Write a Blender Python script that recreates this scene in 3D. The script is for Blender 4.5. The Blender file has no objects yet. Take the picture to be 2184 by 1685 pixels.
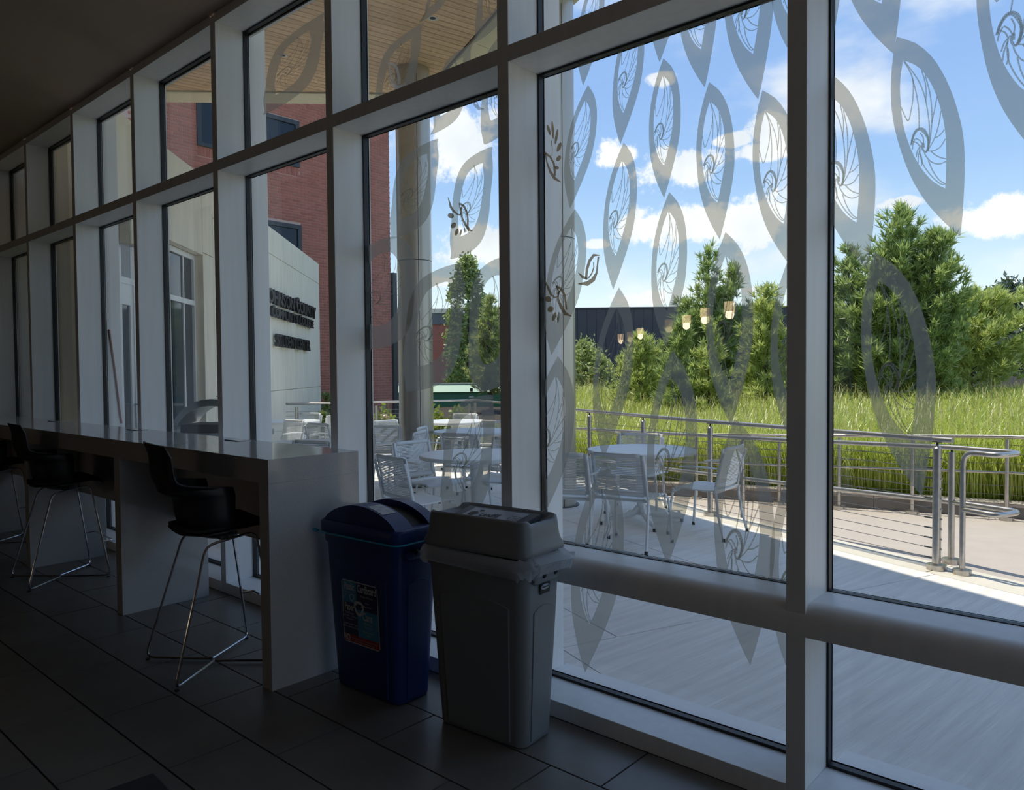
import bpy, math, random
import numpy as np
from mathutils import Vector, Matrix
R = math.radians
C = bpy.context.scene.collection
scene = bpy.context.scene
rnd = random.Random(7)
rng = np.random.default_rng(11)

# ------------------------------------------------------------------ camera, sky, sun, exposure
CAM_R = [[0.746924, -0.013295, 0.664777], [0.664852, 0.028094, -0.746446], [-0.008752, 0.999517, 0.029823]]
CAM_P = [0.9824, -2.5422, 1.5]
cam = bpy.data.cameras.new('camera')
cam.sensor_fit = 'HORIZONTAL'; cam.sensor_width = 36; cam.lens = 26.6412
cam.clip_start = 0.05; cam.clip_end = 500
camo = bpy.data.objects.new('camera', cam); C.objects.link(camo)
M = Matrix([r + [p] for r, p in zip(CAM_R, CAM_P)] + [[0, 0, 0, 1]])
camo.matrix_world = M
scene.camera = camo
scene.view_settings.view_transform = 'Standard'
scene.view_settings.look = 'None'
scene.view_settings.gamma = 1
scene.view_settings.exposure = 1.0
scene.view_settings.use_curve_mapping = False
cy = scene.cycles
cy.use_denoising = True
cy.max_bounces = 10; cy.diffuse_bounces = 5; cy.glossy_bounces = 4
cy.transmission_bounces = 6; cy.transparent_max_bounces = 24
cy.caustics_reflective = False; cy.caustics_refractive = False
cy.sample_clamp_indirect = 8.0

SUN_STRENGTH = 2.05
SKY_STRENGTH = 0.76
CLOUDS = [(0.4799, 0.1842, 0.0924, 0.0277), (0.4287, 0.1812, 0.0524, 0.032), (0.5265, 0.2592, 0.0647, 0.0296), (0.58, 0.2704, 0.0357, 0.016), (0.401, 0.2937, 0.0209, 0.0234), (0.535, 0.3595, 0.0246, 0.0099), (0.7931, 0.3022, 0.0739, 0.0462), (0.7764, 0.1584, 0.0616, 0.0308), (0.1647, 0.1635, 0.0678, 0.0209), (0.2552, 0.1918, 0.0277, 0.0074), (0.4064, 0.2639, 0.0308, 0.0123), (0.5597, 0.092, 0.0462, 0.0136), (0.8227, 0.1194, 0.0246, 0.0086), (0.6168, 0.1652, 0.0185, 0.0074), (0.4118, 0.099, 0.0246, 0.0062), (0.4456, 0.2808, 0.0246, 0.0074)]


def build_world():
    w = bpy.data.worlds.new('sky'); scene.world = w
    w.use_nodes = True
    nt = w.node_tree; N = nt.nodes; L = nt.links
    N.clear()

    def mth(op, a, b=None, c=None, clamp=False):
        n = N.new('ShaderNodeMath'); n.operation = op; n.use_clamp = clamp
        for i, v in enumerate((a, b, c)):
            if v is None: continue
            if isinstance(v, (int, float)): n.inputs[i].default_value = v
            else: L.new(v, n.inputs[i])
        return n.outputs[0]
    tc = N.new('ShaderNodeTexCoord')
    sp = N.new('ShaderNodeSeparateXYZ'); L.new(tc.outputs['Generated'], sp.inputs[0])
    x, y, z = sp.outputs
    el = mth('ARCSINE', z)
    az = mth('ARCTAN2', mth('MULTIPLY', x, -1.0), y)
    ramp = N.new('ShaderNodeValToRGB'); L.new(mth('DIVIDE', el, 1.5708, clamp=True), ramp.inputs[0])
    e = ramp.color_ramp.elements
    stops = [(0.0, (0.78, 0.84, 0.86)), (0.06, (0.58, 0.70, 0.79)), (0.10, (0.40, 0.56, 0.74)), (0.15, (0.285, 0.445, 0.70)), (0.22, (0.23, 0.375, 0.66)),
             (0.30, (0.205, 0.345, 0.62)), (0.6, (0.17, 0.30, 0.56)), (1.0, (0.15, 0.27, 0.52))]
    e[0].position, e[0].color = stops[0][0], (*stops[0][1], 1)
    e[1].position, e[1].color = stops[-1][0], (*stops[-1][1], 1)
    for p, c in stops[1:-1]:
        k = e.new(p); k.color = (*c, 1)
    # cumulus: ragged blobs at fixed directions, and a field of the same clouds over the whole sky
    cv = N.new('ShaderNodeCombineXYZ'); L.new(az, cv.inputs[0]); L.new(el, cv.inputs[1])
    n1 = N.new('ShaderNodeTexNoise'); n1.inputs['Scale'].default_value = 15; n1.inputs['Detail'].default_value = 9
    n1.inputs['Roughness'].default_value = 0.66
    L.new(tc.outputs['Generated'], n1.inputs['Vector'])
    best = None
    for a, b, ra, rb in CLOUDS:
        s = N.new('ShaderNodeVectorMath'); s.operation = 'SUBTRACT'; L.new(cv.outputs[0], s.inputs[0]); s.inputs[1].default_value = (a, b, 0)
        m = N.new('ShaderNodeVectorMath'); m.operation = 'MULTIPLY'; L.new(s.outputs[0], m.inputs[0]); m.inputs[1].default_value = (1 / ra, 1 / rb, 0)
        d = N.new('ShaderNodeVectorMath'); d.operation = 'LENGTH'; L.new(m.outputs[0], d.inputs[0])
        v = mth('SUBTRACT', 1.0, d.outputs['Value'])
        best = v if best is None else mth('MAXIMUM', best, v)
    f = mth('ADD', mth('MULTIPLY', mth('MAXIMUM', best, -1.2), 1.0), mth('MULTIPLY', mth('SUBTRACT', n1.outputs[0], 0.5), 3.6))
    mr = N.new('ShaderNodeMapRange'); mr.interpolation_type = 'SMOOTHSTEP'
    L.new(f, mr.inputs[0]); mr.inputs[1].default_value = -0.12; mr.inputs[2].default_value = 0.32
    # wide field of clouds elsewhere
    n2 = N.new('ShaderNodeTexNoise'); n2.inputs['Scale'].default_value = 3.4; n2.inputs['Detail'].default_value = 8
    mp = N.new('ShaderNodeMapping'); mp.inputs['Scale'].default_value = (1, 1, 2.2); mp.inputs['Location'].default_value = (3.1, 1.7, 0.4)
    L.new(tc.outputs['Generated'], mp.inputs[0]); L.new(mp.outputs[0], n2.inputs['Vector'])
    mr2 = N.new('ShaderNodeMapRange'); mr2.interpolation_type = 'SMOOTHSTEP'
    L.new(n2.outputs[0], mr2.inputs[0]); mr2.inputs[1].default_value = 0.53; mr2.inputs[2].default_value = 0.70
    cl = mth('MAXIMUM', mr.outputs[0], mr2.outputs[0])
    # cloud colour: white tops, faint grey bases
    n3 = N.new('ShaderNodeTexNoise'); n3.inputs['Scale'].default_value = 9; n3.inputs['Detail'].default_value = 6
    L.new(tc.outputs['Generated'], n3.inputs['Vector'])
    cr = N.new('ShaderNodeValToRGB'); L.new(n3.outputs[0], cr.inputs[0])
    cr.color_ramp.elements[0].position = 0.3; cr.color_ramp.elements[0].color = (0.58, 0.61, 0.65, 1)
    cr.color_ramp.elements[1].position = 0.62; cr.color_ramp.elements[1].color = (0.80, 0.80, 0.80, 1)
    mx = N.new('ShaderNodeMix'); mx.data_type = 'RGBA'
    L.new(mth('MULTIPLY', cl, 0.93), mx.inputs[0]); L.new(ramp.outputs[0], mx.inputs[6]); L.new(cr.outputs[0], mx.inputs[7])
    # below the horizon: hazy ground tone
    gm = N.new('ShaderNodeMix'); gm.data_type = 'RGBA'
    L.new(mth('GREATER_THAN', z, -0.01), gm.inputs[0]); gm.inputs[6].default_value = (0.25, 0.27, 0.22, 1); L.new(mx.outputs[2], gm.inputs[7])
    bg = N.new('ShaderNodeBackground'); bg.inputs[1].default_value = SKY_STRENGTH
    L.new(gm.outputs[2], bg.inputs[0])
    out = N.new('ShaderNodeOutputWorld'); L.new(bg.outputs[0], out.inputs[0])
    try:
        w.cycles.sampling_method = 'MANUAL'; w.cycles.sample_map_resolution = 1024
    except Exception: pass


build_world()
sl = bpy.data.lights.new('sun', 'SUN'); sl.energy = SUN_STRENGTH; sl.angle = R(0.55); sl.color = (1.0, 0.92, 0.79)
slo = bpy.data.objects.new('sun', sl); C.objects.link(slo)
SUN_DIR = Vector((0.30, -0.01, -1.0)).normalized()      # the way the sunlight travels
slo.rotation_euler = SUN_DIR.to_track_quat('-Z', 'Y').to_euler()
slo.location = (-8, 6, 30)


# ------------------------------------------------------------------ materials
def lin(c):
    o = []
    for v in c:
        v /= 255.0
        o.append(v / 12.92 if v <= 0.04045 else ((v + 0.055) / 1.055) ** 2.4)
    return tuple(o)


MATS = {}


def mat(name, col, rough=0.5, metal=0.0, var=0.0, vscale=6.0, bump=0.0, bscale=40.0, stretch=None, spec=0.5, island=0.0, rotz=0.0, coat=0.0):
    m = bpy.data.materials.new(name); m.use_nodes = True
    nt = m.node_tree; N = nt.nodes; L = nt.links
    b = N['Principled BSDF']
    b.inputs['Roughness'].default_value = rough; b.inputs['Metallic'].default_value = metal
    b.inputs['Specular IOR Level'].default_value = spec
    if coat: b.inputs['Coat Weight'].default_value = coat
    b.inputs['Base Color'].default_value = (*col, 1)
    tc = N.new('ShaderNodeTexCoord'); vec = tc.outputs['Object']
    if var or bump:
        geo = N.new('ShaderNodeNewGeometry'); vec = geo.outputs['Position']
    if stretch:
        mp = N.new('ShaderNodeMapping'); mp.inputs['Rotation'].default_value = (0, 0, rotz); mp.inputs['Scale'].default_value = stretch
        vt = N.new('ShaderNodeMapping'); vt.inputs['Rotation'].default_value = (0, 0, rotz); L.new(vec, vt.inputs[0])
        mp.inputs['Rotation'].default_value = (0, 0, 0); L.new(vt.outputs[0], mp.inputs[0]); vec = mp.outputs[0]
    src = None
    if var:
        n = N.new('ShaderNodeTexNoise'); n.inputs['Scale'].default_value = vscale; n.inputs['Detail'].default_value = 6
        L.new(vec, n.inputs['Vector'])
        mr = N.new('ShaderNodeMapRange'); L.new(n.outputs[0], mr.inputs[0]); mr.inputs[1].default_value = .25; mr.inputs[2].default_value = .75
        mr.inputs[3].default_value = 1 - var; mr.inputs[4].default_value = 1 + var
        src = mr.outputs[0]
    if island:
        g2 = N.new('ShaderNodeNewGeometry'); oi = N.new('ShaderNodeObjectInfo')
        ad = N.new('ShaderNodeMath'); ad.operation = 'ADD'; L.new(g2.outputs['Random Per Island'], ad.inputs[0]); L.new(oi.outputs['Random'], ad.inputs[1])
        fr = N.new('ShaderNodeMath'); fr.operation = 'FRACT'; L.new(ad.outputs[0], fr.inputs[0])
        mr = N.new('ShaderNodeMapRange'); L.new(fr.outputs[0], mr.inputs[0]); mr.inputs[3].default_value = 1 - island; mr.inputs[4].default_value = 1 + island
        if src is not None:
            mu = N.new('ShaderNodeMath'); mu.operation = 'MULTIPLY'; L.new(src, mu.inputs[0]); L.new(mr.outputs[0], mu.inputs[1]); src = mu.outputs[0]
        else: src = mr.outputs[0]
    if src is not None:
        mx = N.new('ShaderNodeVectorMath'); mx.operation = 'SCALE'; mx.inputs[0].default_value = col
        L.new(src, mx.inputs['Scale']); L.new(mx.outputs[0], b.inputs['Base Color'])
    if bump:
        n = N.new('ShaderNodeTexNoise'); n.inputs['Scale'].default_value = bscale; n.inputs['Detail'].default_value = 4
        L.new(vec, n.inputs['Vector'])
        bp = N.new('ShaderNodeBump'); bp.inputs['Strength'].default_value = bump; bp.inputs['Distance'].default_value = 0.01
        L.new(n.outputs[0], bp.inputs['Height']); L.new(bp.outputs[0], b.inputs['Normal'])
    MATS[name] = m
    return m


def mat_glass(name, tint=(0.98, 0.992, 0.986), rough=0.0, fac=1.0):
    m = bpy.data.materials.new(name); m.use_nodes = True
    nt = m.node_tree; N = nt.nodes; L = nt.links; N.clear()
    t = N.new('ShaderNodeBsdfTransparent'); t.inputs[0].default_value = (*tint, 1)
    g = N.new('ShaderNodeBsdfGlossy'); g.inputs['Roughness'].default_value = rough; g.inputs[0].default_value = (1, 1, 1, 1)
    # Schlick reflectance, the same from both faces of the thin sheet
    geo = N.new('ShaderNodeNewGeometry'); dt = N.new('ShaderNodeVectorMath'); dt.operation = 'DOT_PRODUCT'
    L.new(geo.outputs['Incoming'], dt.inputs[0]); L.new(geo.outputs['Normal'], dt.inputs[1])

    def mth(op, a, b):
        n = N.new('ShaderNodeMath'); n.operation = op
        for i, v in enumerate((a, b)):
            if isinstance(v, (int, float)): n.inputs[i].default_value = v
            else: L.new(v, n.inputs[i])
        return n.outputs[0]
    om = mth('SUBTRACT', 1.0, mth('ABSOLUTE', dt.outputs['Value'], 0.0))
    fr = mth('ADD', mth('MULTIPLY', mth('POWER', om, 5.0), 0.96 * fac), 0.03 * fac)
    mx = N.new('ShaderNodeMixShader'); L.new(fr, mx.inputs[0]); L.new(t.outputs[0], mx.inputs[1]); L.new(g.outputs[0], mx.inputs[2])
    o = N.new('ShaderNodeOutputMaterial'); L.new(mx.outputs[0], o.inputs[0])
    MATS[name] = m
    return m


def mat_film(name, clear, tint, body, trans=0.75):
    """a thin translucent film: some light straight through, the rest scattered"""
    m = bpy.data.materials.new(name); m.use_nodes = True
    nt = m.node_tree; N = nt.nodes; L = nt.links; N.clear()
    t = N.new('ShaderNodeBsdfTransparent'); t.inputs[0].default_value = (*tint, 1)
    d = N.new('ShaderNodeBsdfDiffuse'); d.inputs[0].default_value = (*body, 1)
    tr = N.new('ShaderNodeBsdfTranslucent'); tr.inputs[0].default_value = (*body, 1)
    m1 = N.new('ShaderNodeMixShader'); m1.inputs[0].default_value = trans; L.new(d.outputs[0], m1.inputs[1]); L.new(tr.outputs[0], m1.inputs[2])
    m2 = N.new('ShaderNodeMixShader'); m2.inputs[0].default_value = 1 - clear; L.new(t.outputs[0], m2.inputs[1]); L.new(m1.outputs[0], m2.inputs[2])
    o = N.new('ShaderNodeOutputMaterial'); L.new(m2.outputs[0], o.inputs[0])
    MATS[name] = m
    return m


def mat_leaf(name, c1, c2, trans=0.45, gloss=0.08):
    """foliage: every spray has its own green, light shines through"""
    m = bpy.data.materials.new(name); m.use_nodes = True
    nt = m.node_tree; N = nt.nodes; L = nt.links; N.clear()
    g = N.new('ShaderNodeNewGeometry')
    mx = N.new('ShaderNodeMix'); mx.data_type = 'RGBA'; L.new(g.outputs['Random Per Island'], mx.inputs[0])
    mx.inputs[6].default_value = (*c1, 1); mx.inputs[7].default_value = (*c2, 1)
    d = N.new('ShaderNodeBsdfDiffuse'); L.new(mx.outputs[2], d.inputs[0])
    t = N.new('ShaderNodeBsdfTranslucent'); L.new(mx.outputs[2], t.inputs[0])
    m1 = N.new('ShaderNodeMixShader'); m1.inputs[0].default_value = trans; L.new(d.outputs[0], m1.inputs[1]); L.new(t.outputs[0], m1.inputs[2])
    gl = N.new('ShaderNodeBsdfGlossy'); gl.inputs['Roughness'].default_value = .4
    m2 = N.new('ShaderNodeMixShader'); m2.inputs[0].default_value = gloss; L.new(m1.outputs[0], m2.inputs[1]); L.new(gl.outputs[0], m2.inputs[2])
    o = N.new('ShaderNodeOutputMaterial'); L.new(m2.outputs[0], o.inputs[0])
    MATS[name] = m
    return m


FRAME = mat('frame_aluminium', (.86, .855, .835), .42, .0, var=.04, vscale=3, stretch=(8, 8, .6))
GASKET = mat('black_gasket', (.012, .013, .015), .5)
GLASS = mat_glass('window_glass')
FILM = mat_film('frosted_film', .44, (1, .96, .84), (.33, .32, .31))
FILM_LINE = mat_film('frosted_film_line', .50, (1, .96, .84), (.27, .265, .26))
FILM_BROWN = mat_film('brown_film', .18, (1, .8, .6), (.26, .19, .12), .6)
FILM_PALE = mat_film('pale_film', .35, (1, 1, 1), (.6, .6, .6), .6)
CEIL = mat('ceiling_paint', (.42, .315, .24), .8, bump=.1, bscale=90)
ROOMWALL = mat('room_wall_paint', (.28, .23, .19), .85)
TILE = mat('floor_tile', (.185, .168, .148), .38, var=.12, vscale=5, bump=.05, bscale=30, island=.06)
GROUT = mat('tile_grout', (.035, .033, .03), .9)
STONE = mat('counter_stone', (.54, .53, .52), .10, var=.10, vscale=160, spec=.55)
BLACKPLASTIC = mat('black_plastic', (.012, .013, .018), .42)
CUSHION = mat('dark_cushion', (.016, .019, .017), .75, bump=.1, bscale=200)
CHROME = mat('chrome', (.62, .62, .64), .16, 1.0)
BLUEPLASTIC = mat('blue_plastic', (.012, .035, .16), .38, bump=.03, bscale=300)
GREYPLASTIC = mat('grey_plastic', (.20, .215, .23), .42, bump=.03, bscale=300)
DARKGREY = mat('dark_grey_plastic', (.07, .075, .08), .5)
BAG = mat_film('clear_bag', .38, (.97, .97, .97), (.80, .82, .86), .5)
STK_WHITE = mat('sticker_white', (.55, .55, .55), .45)
STK_TEAL = mat('sticker_teal', (.03, .24, .40), .45)
STK_NAVY = mat('sticker_navy', (.012, .014, .07), .45)
STK_RED = mat('sticker_red', (.30, .012, .012), .45)
STK_GREY = mat('sticker_grey', (.42, .45, .50), .45)
BLACK = mat('black_ink', (.01, .01, .01), .6)
CYAN = mat('cyan_tie', (.02, .35, .55), .4)
CONC = mat('patio_concrete', (.82, .785, .735), .85, var=.12, vscale=22, stretch=(1, .06, 1), rotz=R(7.6), bump=.5, bscale=60, island=.03)
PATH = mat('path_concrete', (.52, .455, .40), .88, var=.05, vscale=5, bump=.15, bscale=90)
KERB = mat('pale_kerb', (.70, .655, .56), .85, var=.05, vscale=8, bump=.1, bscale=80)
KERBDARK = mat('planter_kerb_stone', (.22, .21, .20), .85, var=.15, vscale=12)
SOIL = mat('planter_soil', (.05, .038, .028), .95, var=.3, vscale=9)
LAWN = mat('distant_ground', (.10, .14, .04), .95, var=.3, vscale=2)
STEEL = mat('rail_steel', (.50, .475, .44), .30, .85, var=.16, vscale=22)
CABLE = mat('rail_cable', (.20, .195, .19), .4, .8)
WHITEMETAL = mat('white_powder_coat', (.74, .76, .77), .4)
RUBBER = mat('black_rubber', (.012, .012, .012), .6)
PRECAST = mat('precast_concrete', (.88, .81, .66), .9, var=.08, vscale=4, stretch=(2, 2, .35), bump=.15, bscale=50)
BRICKM = mat('red_brick', (.42, .15, .11), .9, island=.14, bump=.15, bscale=60)
MORTAR = mat('mortar', (.62, .44, .38), .95)
DARKFRAME = mat('dark_window_frame', (.035, .045, .055), .4)
DARKGLASS = mat('dark_window_glass', (.02, .032, .05), .06, spec=.35)
LETTERS = mat('black_letter', (.012, .012, .013), .5)
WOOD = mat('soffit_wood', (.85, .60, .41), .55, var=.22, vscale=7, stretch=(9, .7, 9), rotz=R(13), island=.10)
FASCIA = mat('cream_fascia', (.86, .79, .64), .6)
COLUMN = mat('column_cladding', (.48, .45, .40), .32, .6)
GREENLIGHT = mat('pale_green_metal', (.20, .40, .29), .5)
GREENDARK = mat('dark_green_metal', (.07, .24, .14), .6)
CHARCOAL = mat('charcoal_cladding', (.07, .074, .084), .6, island=.06)
SLATE = mat('slate_fascia', (.16, .18, .19), .6)
FENCEWOOD = mat('weathered_fence_wood', (.36, .28, .22), .9, var=.2, vscale=10, stretch=(6, 6, .5), island=.1)
STAINLESS = mat('stainless_grill', (.48, .52, .55), .28, .9)
BLUEGREY = mat('bluegrey_enamel', (.10, .15, .20), .45)
BARK = mat('bark', (.12, .085, .06), .95, var=.3, vscale=25)
ROD = mat('red_brown_rod', (.32, .12, .09), .5)
LAMPWHITE = mat('white_trim', (.8, .8, .78), .4)
TABLEBLACK = mat('black_table', (.008, .008, .009), .7)
LF_CYPRESS = mat_leaf('cypress_foliage', (.30, .42, .12), (.62, .72, .27), .58)
LF_LIGHT = mat_leaf('light_cypress_foliage', (.44, .55, .14), (.80, .84, .32), .58)
LF_CONE = mat_leaf('juniper_foliage', (.34, .44, .14), (.66, .70, .28), .55)
LF_HORN = mat_leaf('hornbeam_foliage', (.22, .32, .10), (.52, .60, .22), .5)
LF_MAG = mat_leaf('magnolia_foliage', (.05, .09, .035), (.14, .20, .08), .25, .2)
LF_GRASS = mat_leaf('grass_blades', (.34, .46, .06), (.68, .72, .17), .5)
LF_SEED = mat_leaf('dry_grass_tips', (.40, .36, .12), (.58, .52, .22), .4)
LF_HYD = mat_leaf('hydrangea_leaves', (.16, .28, .03), (.55, .58, .10), .45)
LF_PINK = mat_leaf('hydrangea_petals', (.72, .46, .38), (.85, .78, .52), .4)


# ------------------------------------------------------------------ mesh helpers
class MB:
    """collects simple shapes and links them as ONE mesh object"""
    def __init__(s): s.v = []; s.f = []

    def add(s, verts, faces):
        o = len(s.v); s.v.extend([tuple(p) for p in verts]); s.f.extend([tuple(i + o for i in f) for f in faces]); return s

    def box(s, x0, x1, y0, y1, z0, z1, mtx=None):
        v = [(x0, y0, z0), (x1, y0, z0), (x1, y1, z0), (x0, y1, z0), (x0, y0, z1), (x1, y0, z1), (x1, y1, z1), (x0, y1, z1)]
        if mtx is not None: v = [mtx @ Vector(p) for p in v]
        return s.add(v, [(0, 3, 2, 1), (4, 5, 6, 7), (0, 1, 5, 4), (1, 2, 6, 5), (2, 3, 7, 6), (3, 0, 4, 7)])

    def prism(s, poly, z0, z1):
        n = len(poly); a = sum(poly[i][0] * poly[(i + 1) % n][1] - poly[(i + 1) % n][0] * poly[i][1] for i in range(n))
        if a < 0: poly = poly[::-1]
        v = [(x, y, z0) for x, y in poly] + [(x, y, z1) for x, y in poly]
        return s.add(v, [tuple(range(n - 1, -1, -1)), tuple(range(n, 2 * n))] + [(i, (i + 1) % n, n + (i + 1) % n, n + i) for i in range(n)])

    def tube(s, pts, r, n=8, cap=True, closed=False, flat=1.0):
        P = [Vector(p) for p in pts]; k = len(P); rs = r if isinstance(r, (list, tuple)) else [r] * k
        up = Vector((0, 0, 1)); prev = None; rings = []
        for i, p in enumerate(P):
            if closed: t = (P[(i + 1) % k] - P[i - 1])
            else: t = (P[min(i + 1, k - 1)] - P[max(i - 1, 0)])
            t = t.normalized() if t.length > 1e-9 else Vector((0, 0, 1))
            if prev is None:
                a = t.cross(up)
                if a.length < 1e-3: a = t.cross(Vector((1, 0, 0)))
                a.normalize()
            else:
                a = (prev - t * prev.dot(t))
                a = a.normalized() if a.length > 1e-6 else t.cross(up).normalized()
            prev = a; b = t.cross(a)
            rings.append([p + (a * math.cos(2 * math.pi * j / n) + b * math.sin(2 * math.pi * j / n) * flat) * rs[i] for j in range(n)])
        v = [q for g in rings for q in g]; f = []
        for i in range(k if closed else k - 1):
            i2 = (i + 1) % k
            for j in range(n):
                f.append((i * n + j, i * n + (j + 1) % n, i2 * n + (j + 1) % n, i2 * n + j))
        if cap and not closed:
            f.append(tuple(range(n - 1, -1, -1))); f.append(tuple((k - 1) * n + j for j in range(n)))
        return s.add(v, f)

    def loft(s, rings, cap0=True, cap1=True, closed=True):
        n = len(rings[0]); k = len(rings); v = [p for g in rings for p in g]; f = []
        for i in range(k - 1):
            for j in range(n if closed else n - 1):
                f.append((i * n + j, i * n + (j + 1) % n, (i + 1) * n + (j + 1) % n, (i + 1) * n + j))
        if cap0: f.append(tuple(range(n - 1, -1, -1)))
        if cap1: f.append(tuple((k - 1) * n + j for j in range(n)))
        return s.add(v, f)

    def cyl(s, x, y, z0, z1, r, n=24, r1=None):
        r1 = r if r1 is None else r1
        return s.loft([[(x + r * math.cos(2 * math.pi * j / n), y + r * math.sin(2 * math.pi * j / n), z0) for j in range(n)],
                       [(x + r1 * math.cos(2 * math.pi * j / n), y + r1 * math.sin(2 * math.pi * j / n), z1) for j in range(n)]])

    def sphere(s, c, r, n=10, m=6):
        rings = []
        for i in range(1, m):
            t = math.pi * i / m
            rings.append([(c[0] + r * math.sin(t) * math.cos(2 * math.pi * j / n), c[1] + r * math.sin(t) * math.sin(2 * math.pi * j / n), c[2] - r * math.cos(t)) for j in range(n)])
        return s.loft(rings)

    def mesh(s, name, m, smooth=False):
        me = bpy.data.meshes.new(name); me.from_pydata(s.v, [], s.f); me.update()
        if m is not None: me.materials.append(m)
        if smooth:
            me.polygons.foreach_set('use_smooth', [True] * len(me.polygons))
            try: me.set_sharp_from_angle(angle=R(38))
            except Exception: pass
        return me

    def build(s, name, m, parent=None, smooth=False, bevel=0.0, seg=2):
        o = bpy.data.objects.new(name, s.mesh(name, m, smooth or bevel > 0)); C.objects.link(o)
        if parent is not None: o.parent = parent
        if bevel:
            b = o.modifiers.new('bevel', 'BEVEL'); b.width = bevel; b.segments = seg; b.limit_method = 'ANGLE'; b.angle_limit = R(40)
        return o


def np_mesh(name, V, quads=None, tris=None, m=None):
    """fast mesh from arrays: quads (n,4), tris (k,3)"""
    me = bpy.data.meshes.new(name)
    q = np.zeros((0, 4), np.int32) if quads is None else quads.astype(np.int32)
    t = np.zeros((0, 3), np.int32) if tris is None else tris.astype(np.int32)
    me.vertices.add(len(V)); me.vertices.foreach_set('co', V.astype(np.float32).ravel())
    idx = np.concatenate([q.ravel(), t.ravel()]); me.loops.add(len(idx)); me.loops.foreach_set('vertex_index', idx)
    st = np.concatenate([np.arange(len(q)) * 4, len(q) * 4 + np.arange(len(t)) * 3])
    me.polygons.add(len(st)); me.polygons.foreach_set('loop_start', st.astype(np.int32))
    me.update(calc_edges=True); me.validate()
    if m is not None: me.materials.append(m)
    return me


def link(name, me, parent=None):
    o = bpy.data.objects.new(name, me); C.objects.link(o)
    if parent is not None: o.parent = parent
    return o


def tag(o, label=None, cat=None, group=None, kind=None):
    if label: o['label'] = label
    if cat: o['category'] = cat
    if group: o['group'] = group
    if kind: o['kind'] = kind
    return o


def thing(name, label, cat, loc=(0, 0, 0), rz=0.0, group=None, kind=None):
    o = bpy.data.objects.new(name, None); C.objects.link(o); o.empty_display_size = .1
    o.location = loc; o.rotation_euler = (0, 0, rz)
    return tag(o, label, cat, group, kind)


def struct(name, label=None, loc=(0, 0, 0)):
    o = bpy.data.objects.new(name, None); C.objects.link(o); o.empty_display_size = .1; o.location = loc
    o['kind'] = 'structure'
    if label: o['label'] = label
    return o


KIDS = {}


def copy_tree(o, parent=None, kids=None):
    c = o.copy(); C.objects.link(c)
    if parent is not None: c.parent = parent
    for ch in (kids if kids is not None else KIDS)[o.name] if o.name in KIDS else []:
        copy_tree(ch, c)
    return c


def index_kids(root):
    for o in [root] + list(root.children_recursive):
        KIDS[o.name] = list(o.children)


def clip(poly, hp):
    """clip a convex polygon by half planes (a,b,c): keep a*x+b*y<=c"""
    for a, b, c in hp:
        out = []; n = len(poly)
        for i in range(n):
            p, q = poly[i], poly[(i + 1) % n]; dp = a * p[0] + b * p[1] - c; dq = a * q[0] + b * q[1] - c
            if dp <= 0: out.append(p)
            if (dp < 0 < dq) or (dq < 0 < dp):
                t = dp / (dp - dq); out.append((p[0] + t * (q[0] - p[0]), p[1] + t * (q[1] - p[1])))
        poly = out
        if len(poly) < 3: return []
    return poly


def text_geo(txt, size, bold=0.0, depth=0.0, sx=1.0, align='LEFT'):
    """outline letters as (verts, faces) in the xy plane"""
    cu = bpy.data.curves.new('t', 'FONT'); cu.body = txt; cu.size = size; cu.offset = bold; cu.extrude = depth; cu.align_x = align; cu.resolution_u = 3
    o = bpy.data.objects.new('t', cu); C.objects.link(o)
    dg = bpy.context.evaluated_depsgraph_get(); me = bpy.data.meshes.new_from_object(o.evaluated_get(dg))
    v = [(p.co.x * sx, p.co.y, p.co.z) for p in me.vertices]; f = [tuple(p.vertices) for p in me.polygons]
    bpy.data.objects.remove(o); bpy.data.curves.remove(cu); bpy.data.meshes.remove(me)
    return v, f


def rr(w, d, r, z, n=5, cx=0.0, cy_=0.0):
    """rounded rectangle ring"""
    o = []
    for sx, sy, a0 in ((1, 1, 0), (-1, 1, 90), (-1, -1, 180), (1, -1, 270)):
        for i in range(n + 1):
            a = R(a0 + 90 * i / n)
            o.append((cx + sx * (w / 2 - r) + r * math.cos(a), cy_ + sy * (d / 2 - r) + r * math.sin(a), z))
    return o


# outlines of the frosted leaves, birds and sprigs, in metres on the glass (x along the wall, z up)
LEAF_OR= [(1.0, -0.0), (0.861, 0.124), (0.682, 0.209), (0.473, 0.256), (0.215, 0.276), (-0.084, 0.264), (-0.319, 0.22), (-0.583, 0.145), (-0.843, 0.059), (-1.0, 0.0)]
LEAF_OL= [(1.0, -0.0), (0.793, -0.094), (0.521, -0.183), (0.228, -0.235), (-0.086, -0.244), (-0.363, -0.223), (-0.606, -0.168), (-0.845, -0.076), (-1.0, 0.0)]
LEAF_IR= [(0.76, -0.006), (0.635, 0.089), (0.445, 0.144), (0.204, 0.157), (-0.046, 0.135), (-0.32, 0.069), (-0.534, 0.002)]
LEAF_IL= [(0.76, -0.006), (0.643, -0.059), (0.48, -0.11), (0.189, -0.162), (-0.064, -0.162), (-0.268, -0.13), (-0.436, -0.069), (-0.534, 0.002)]
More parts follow.
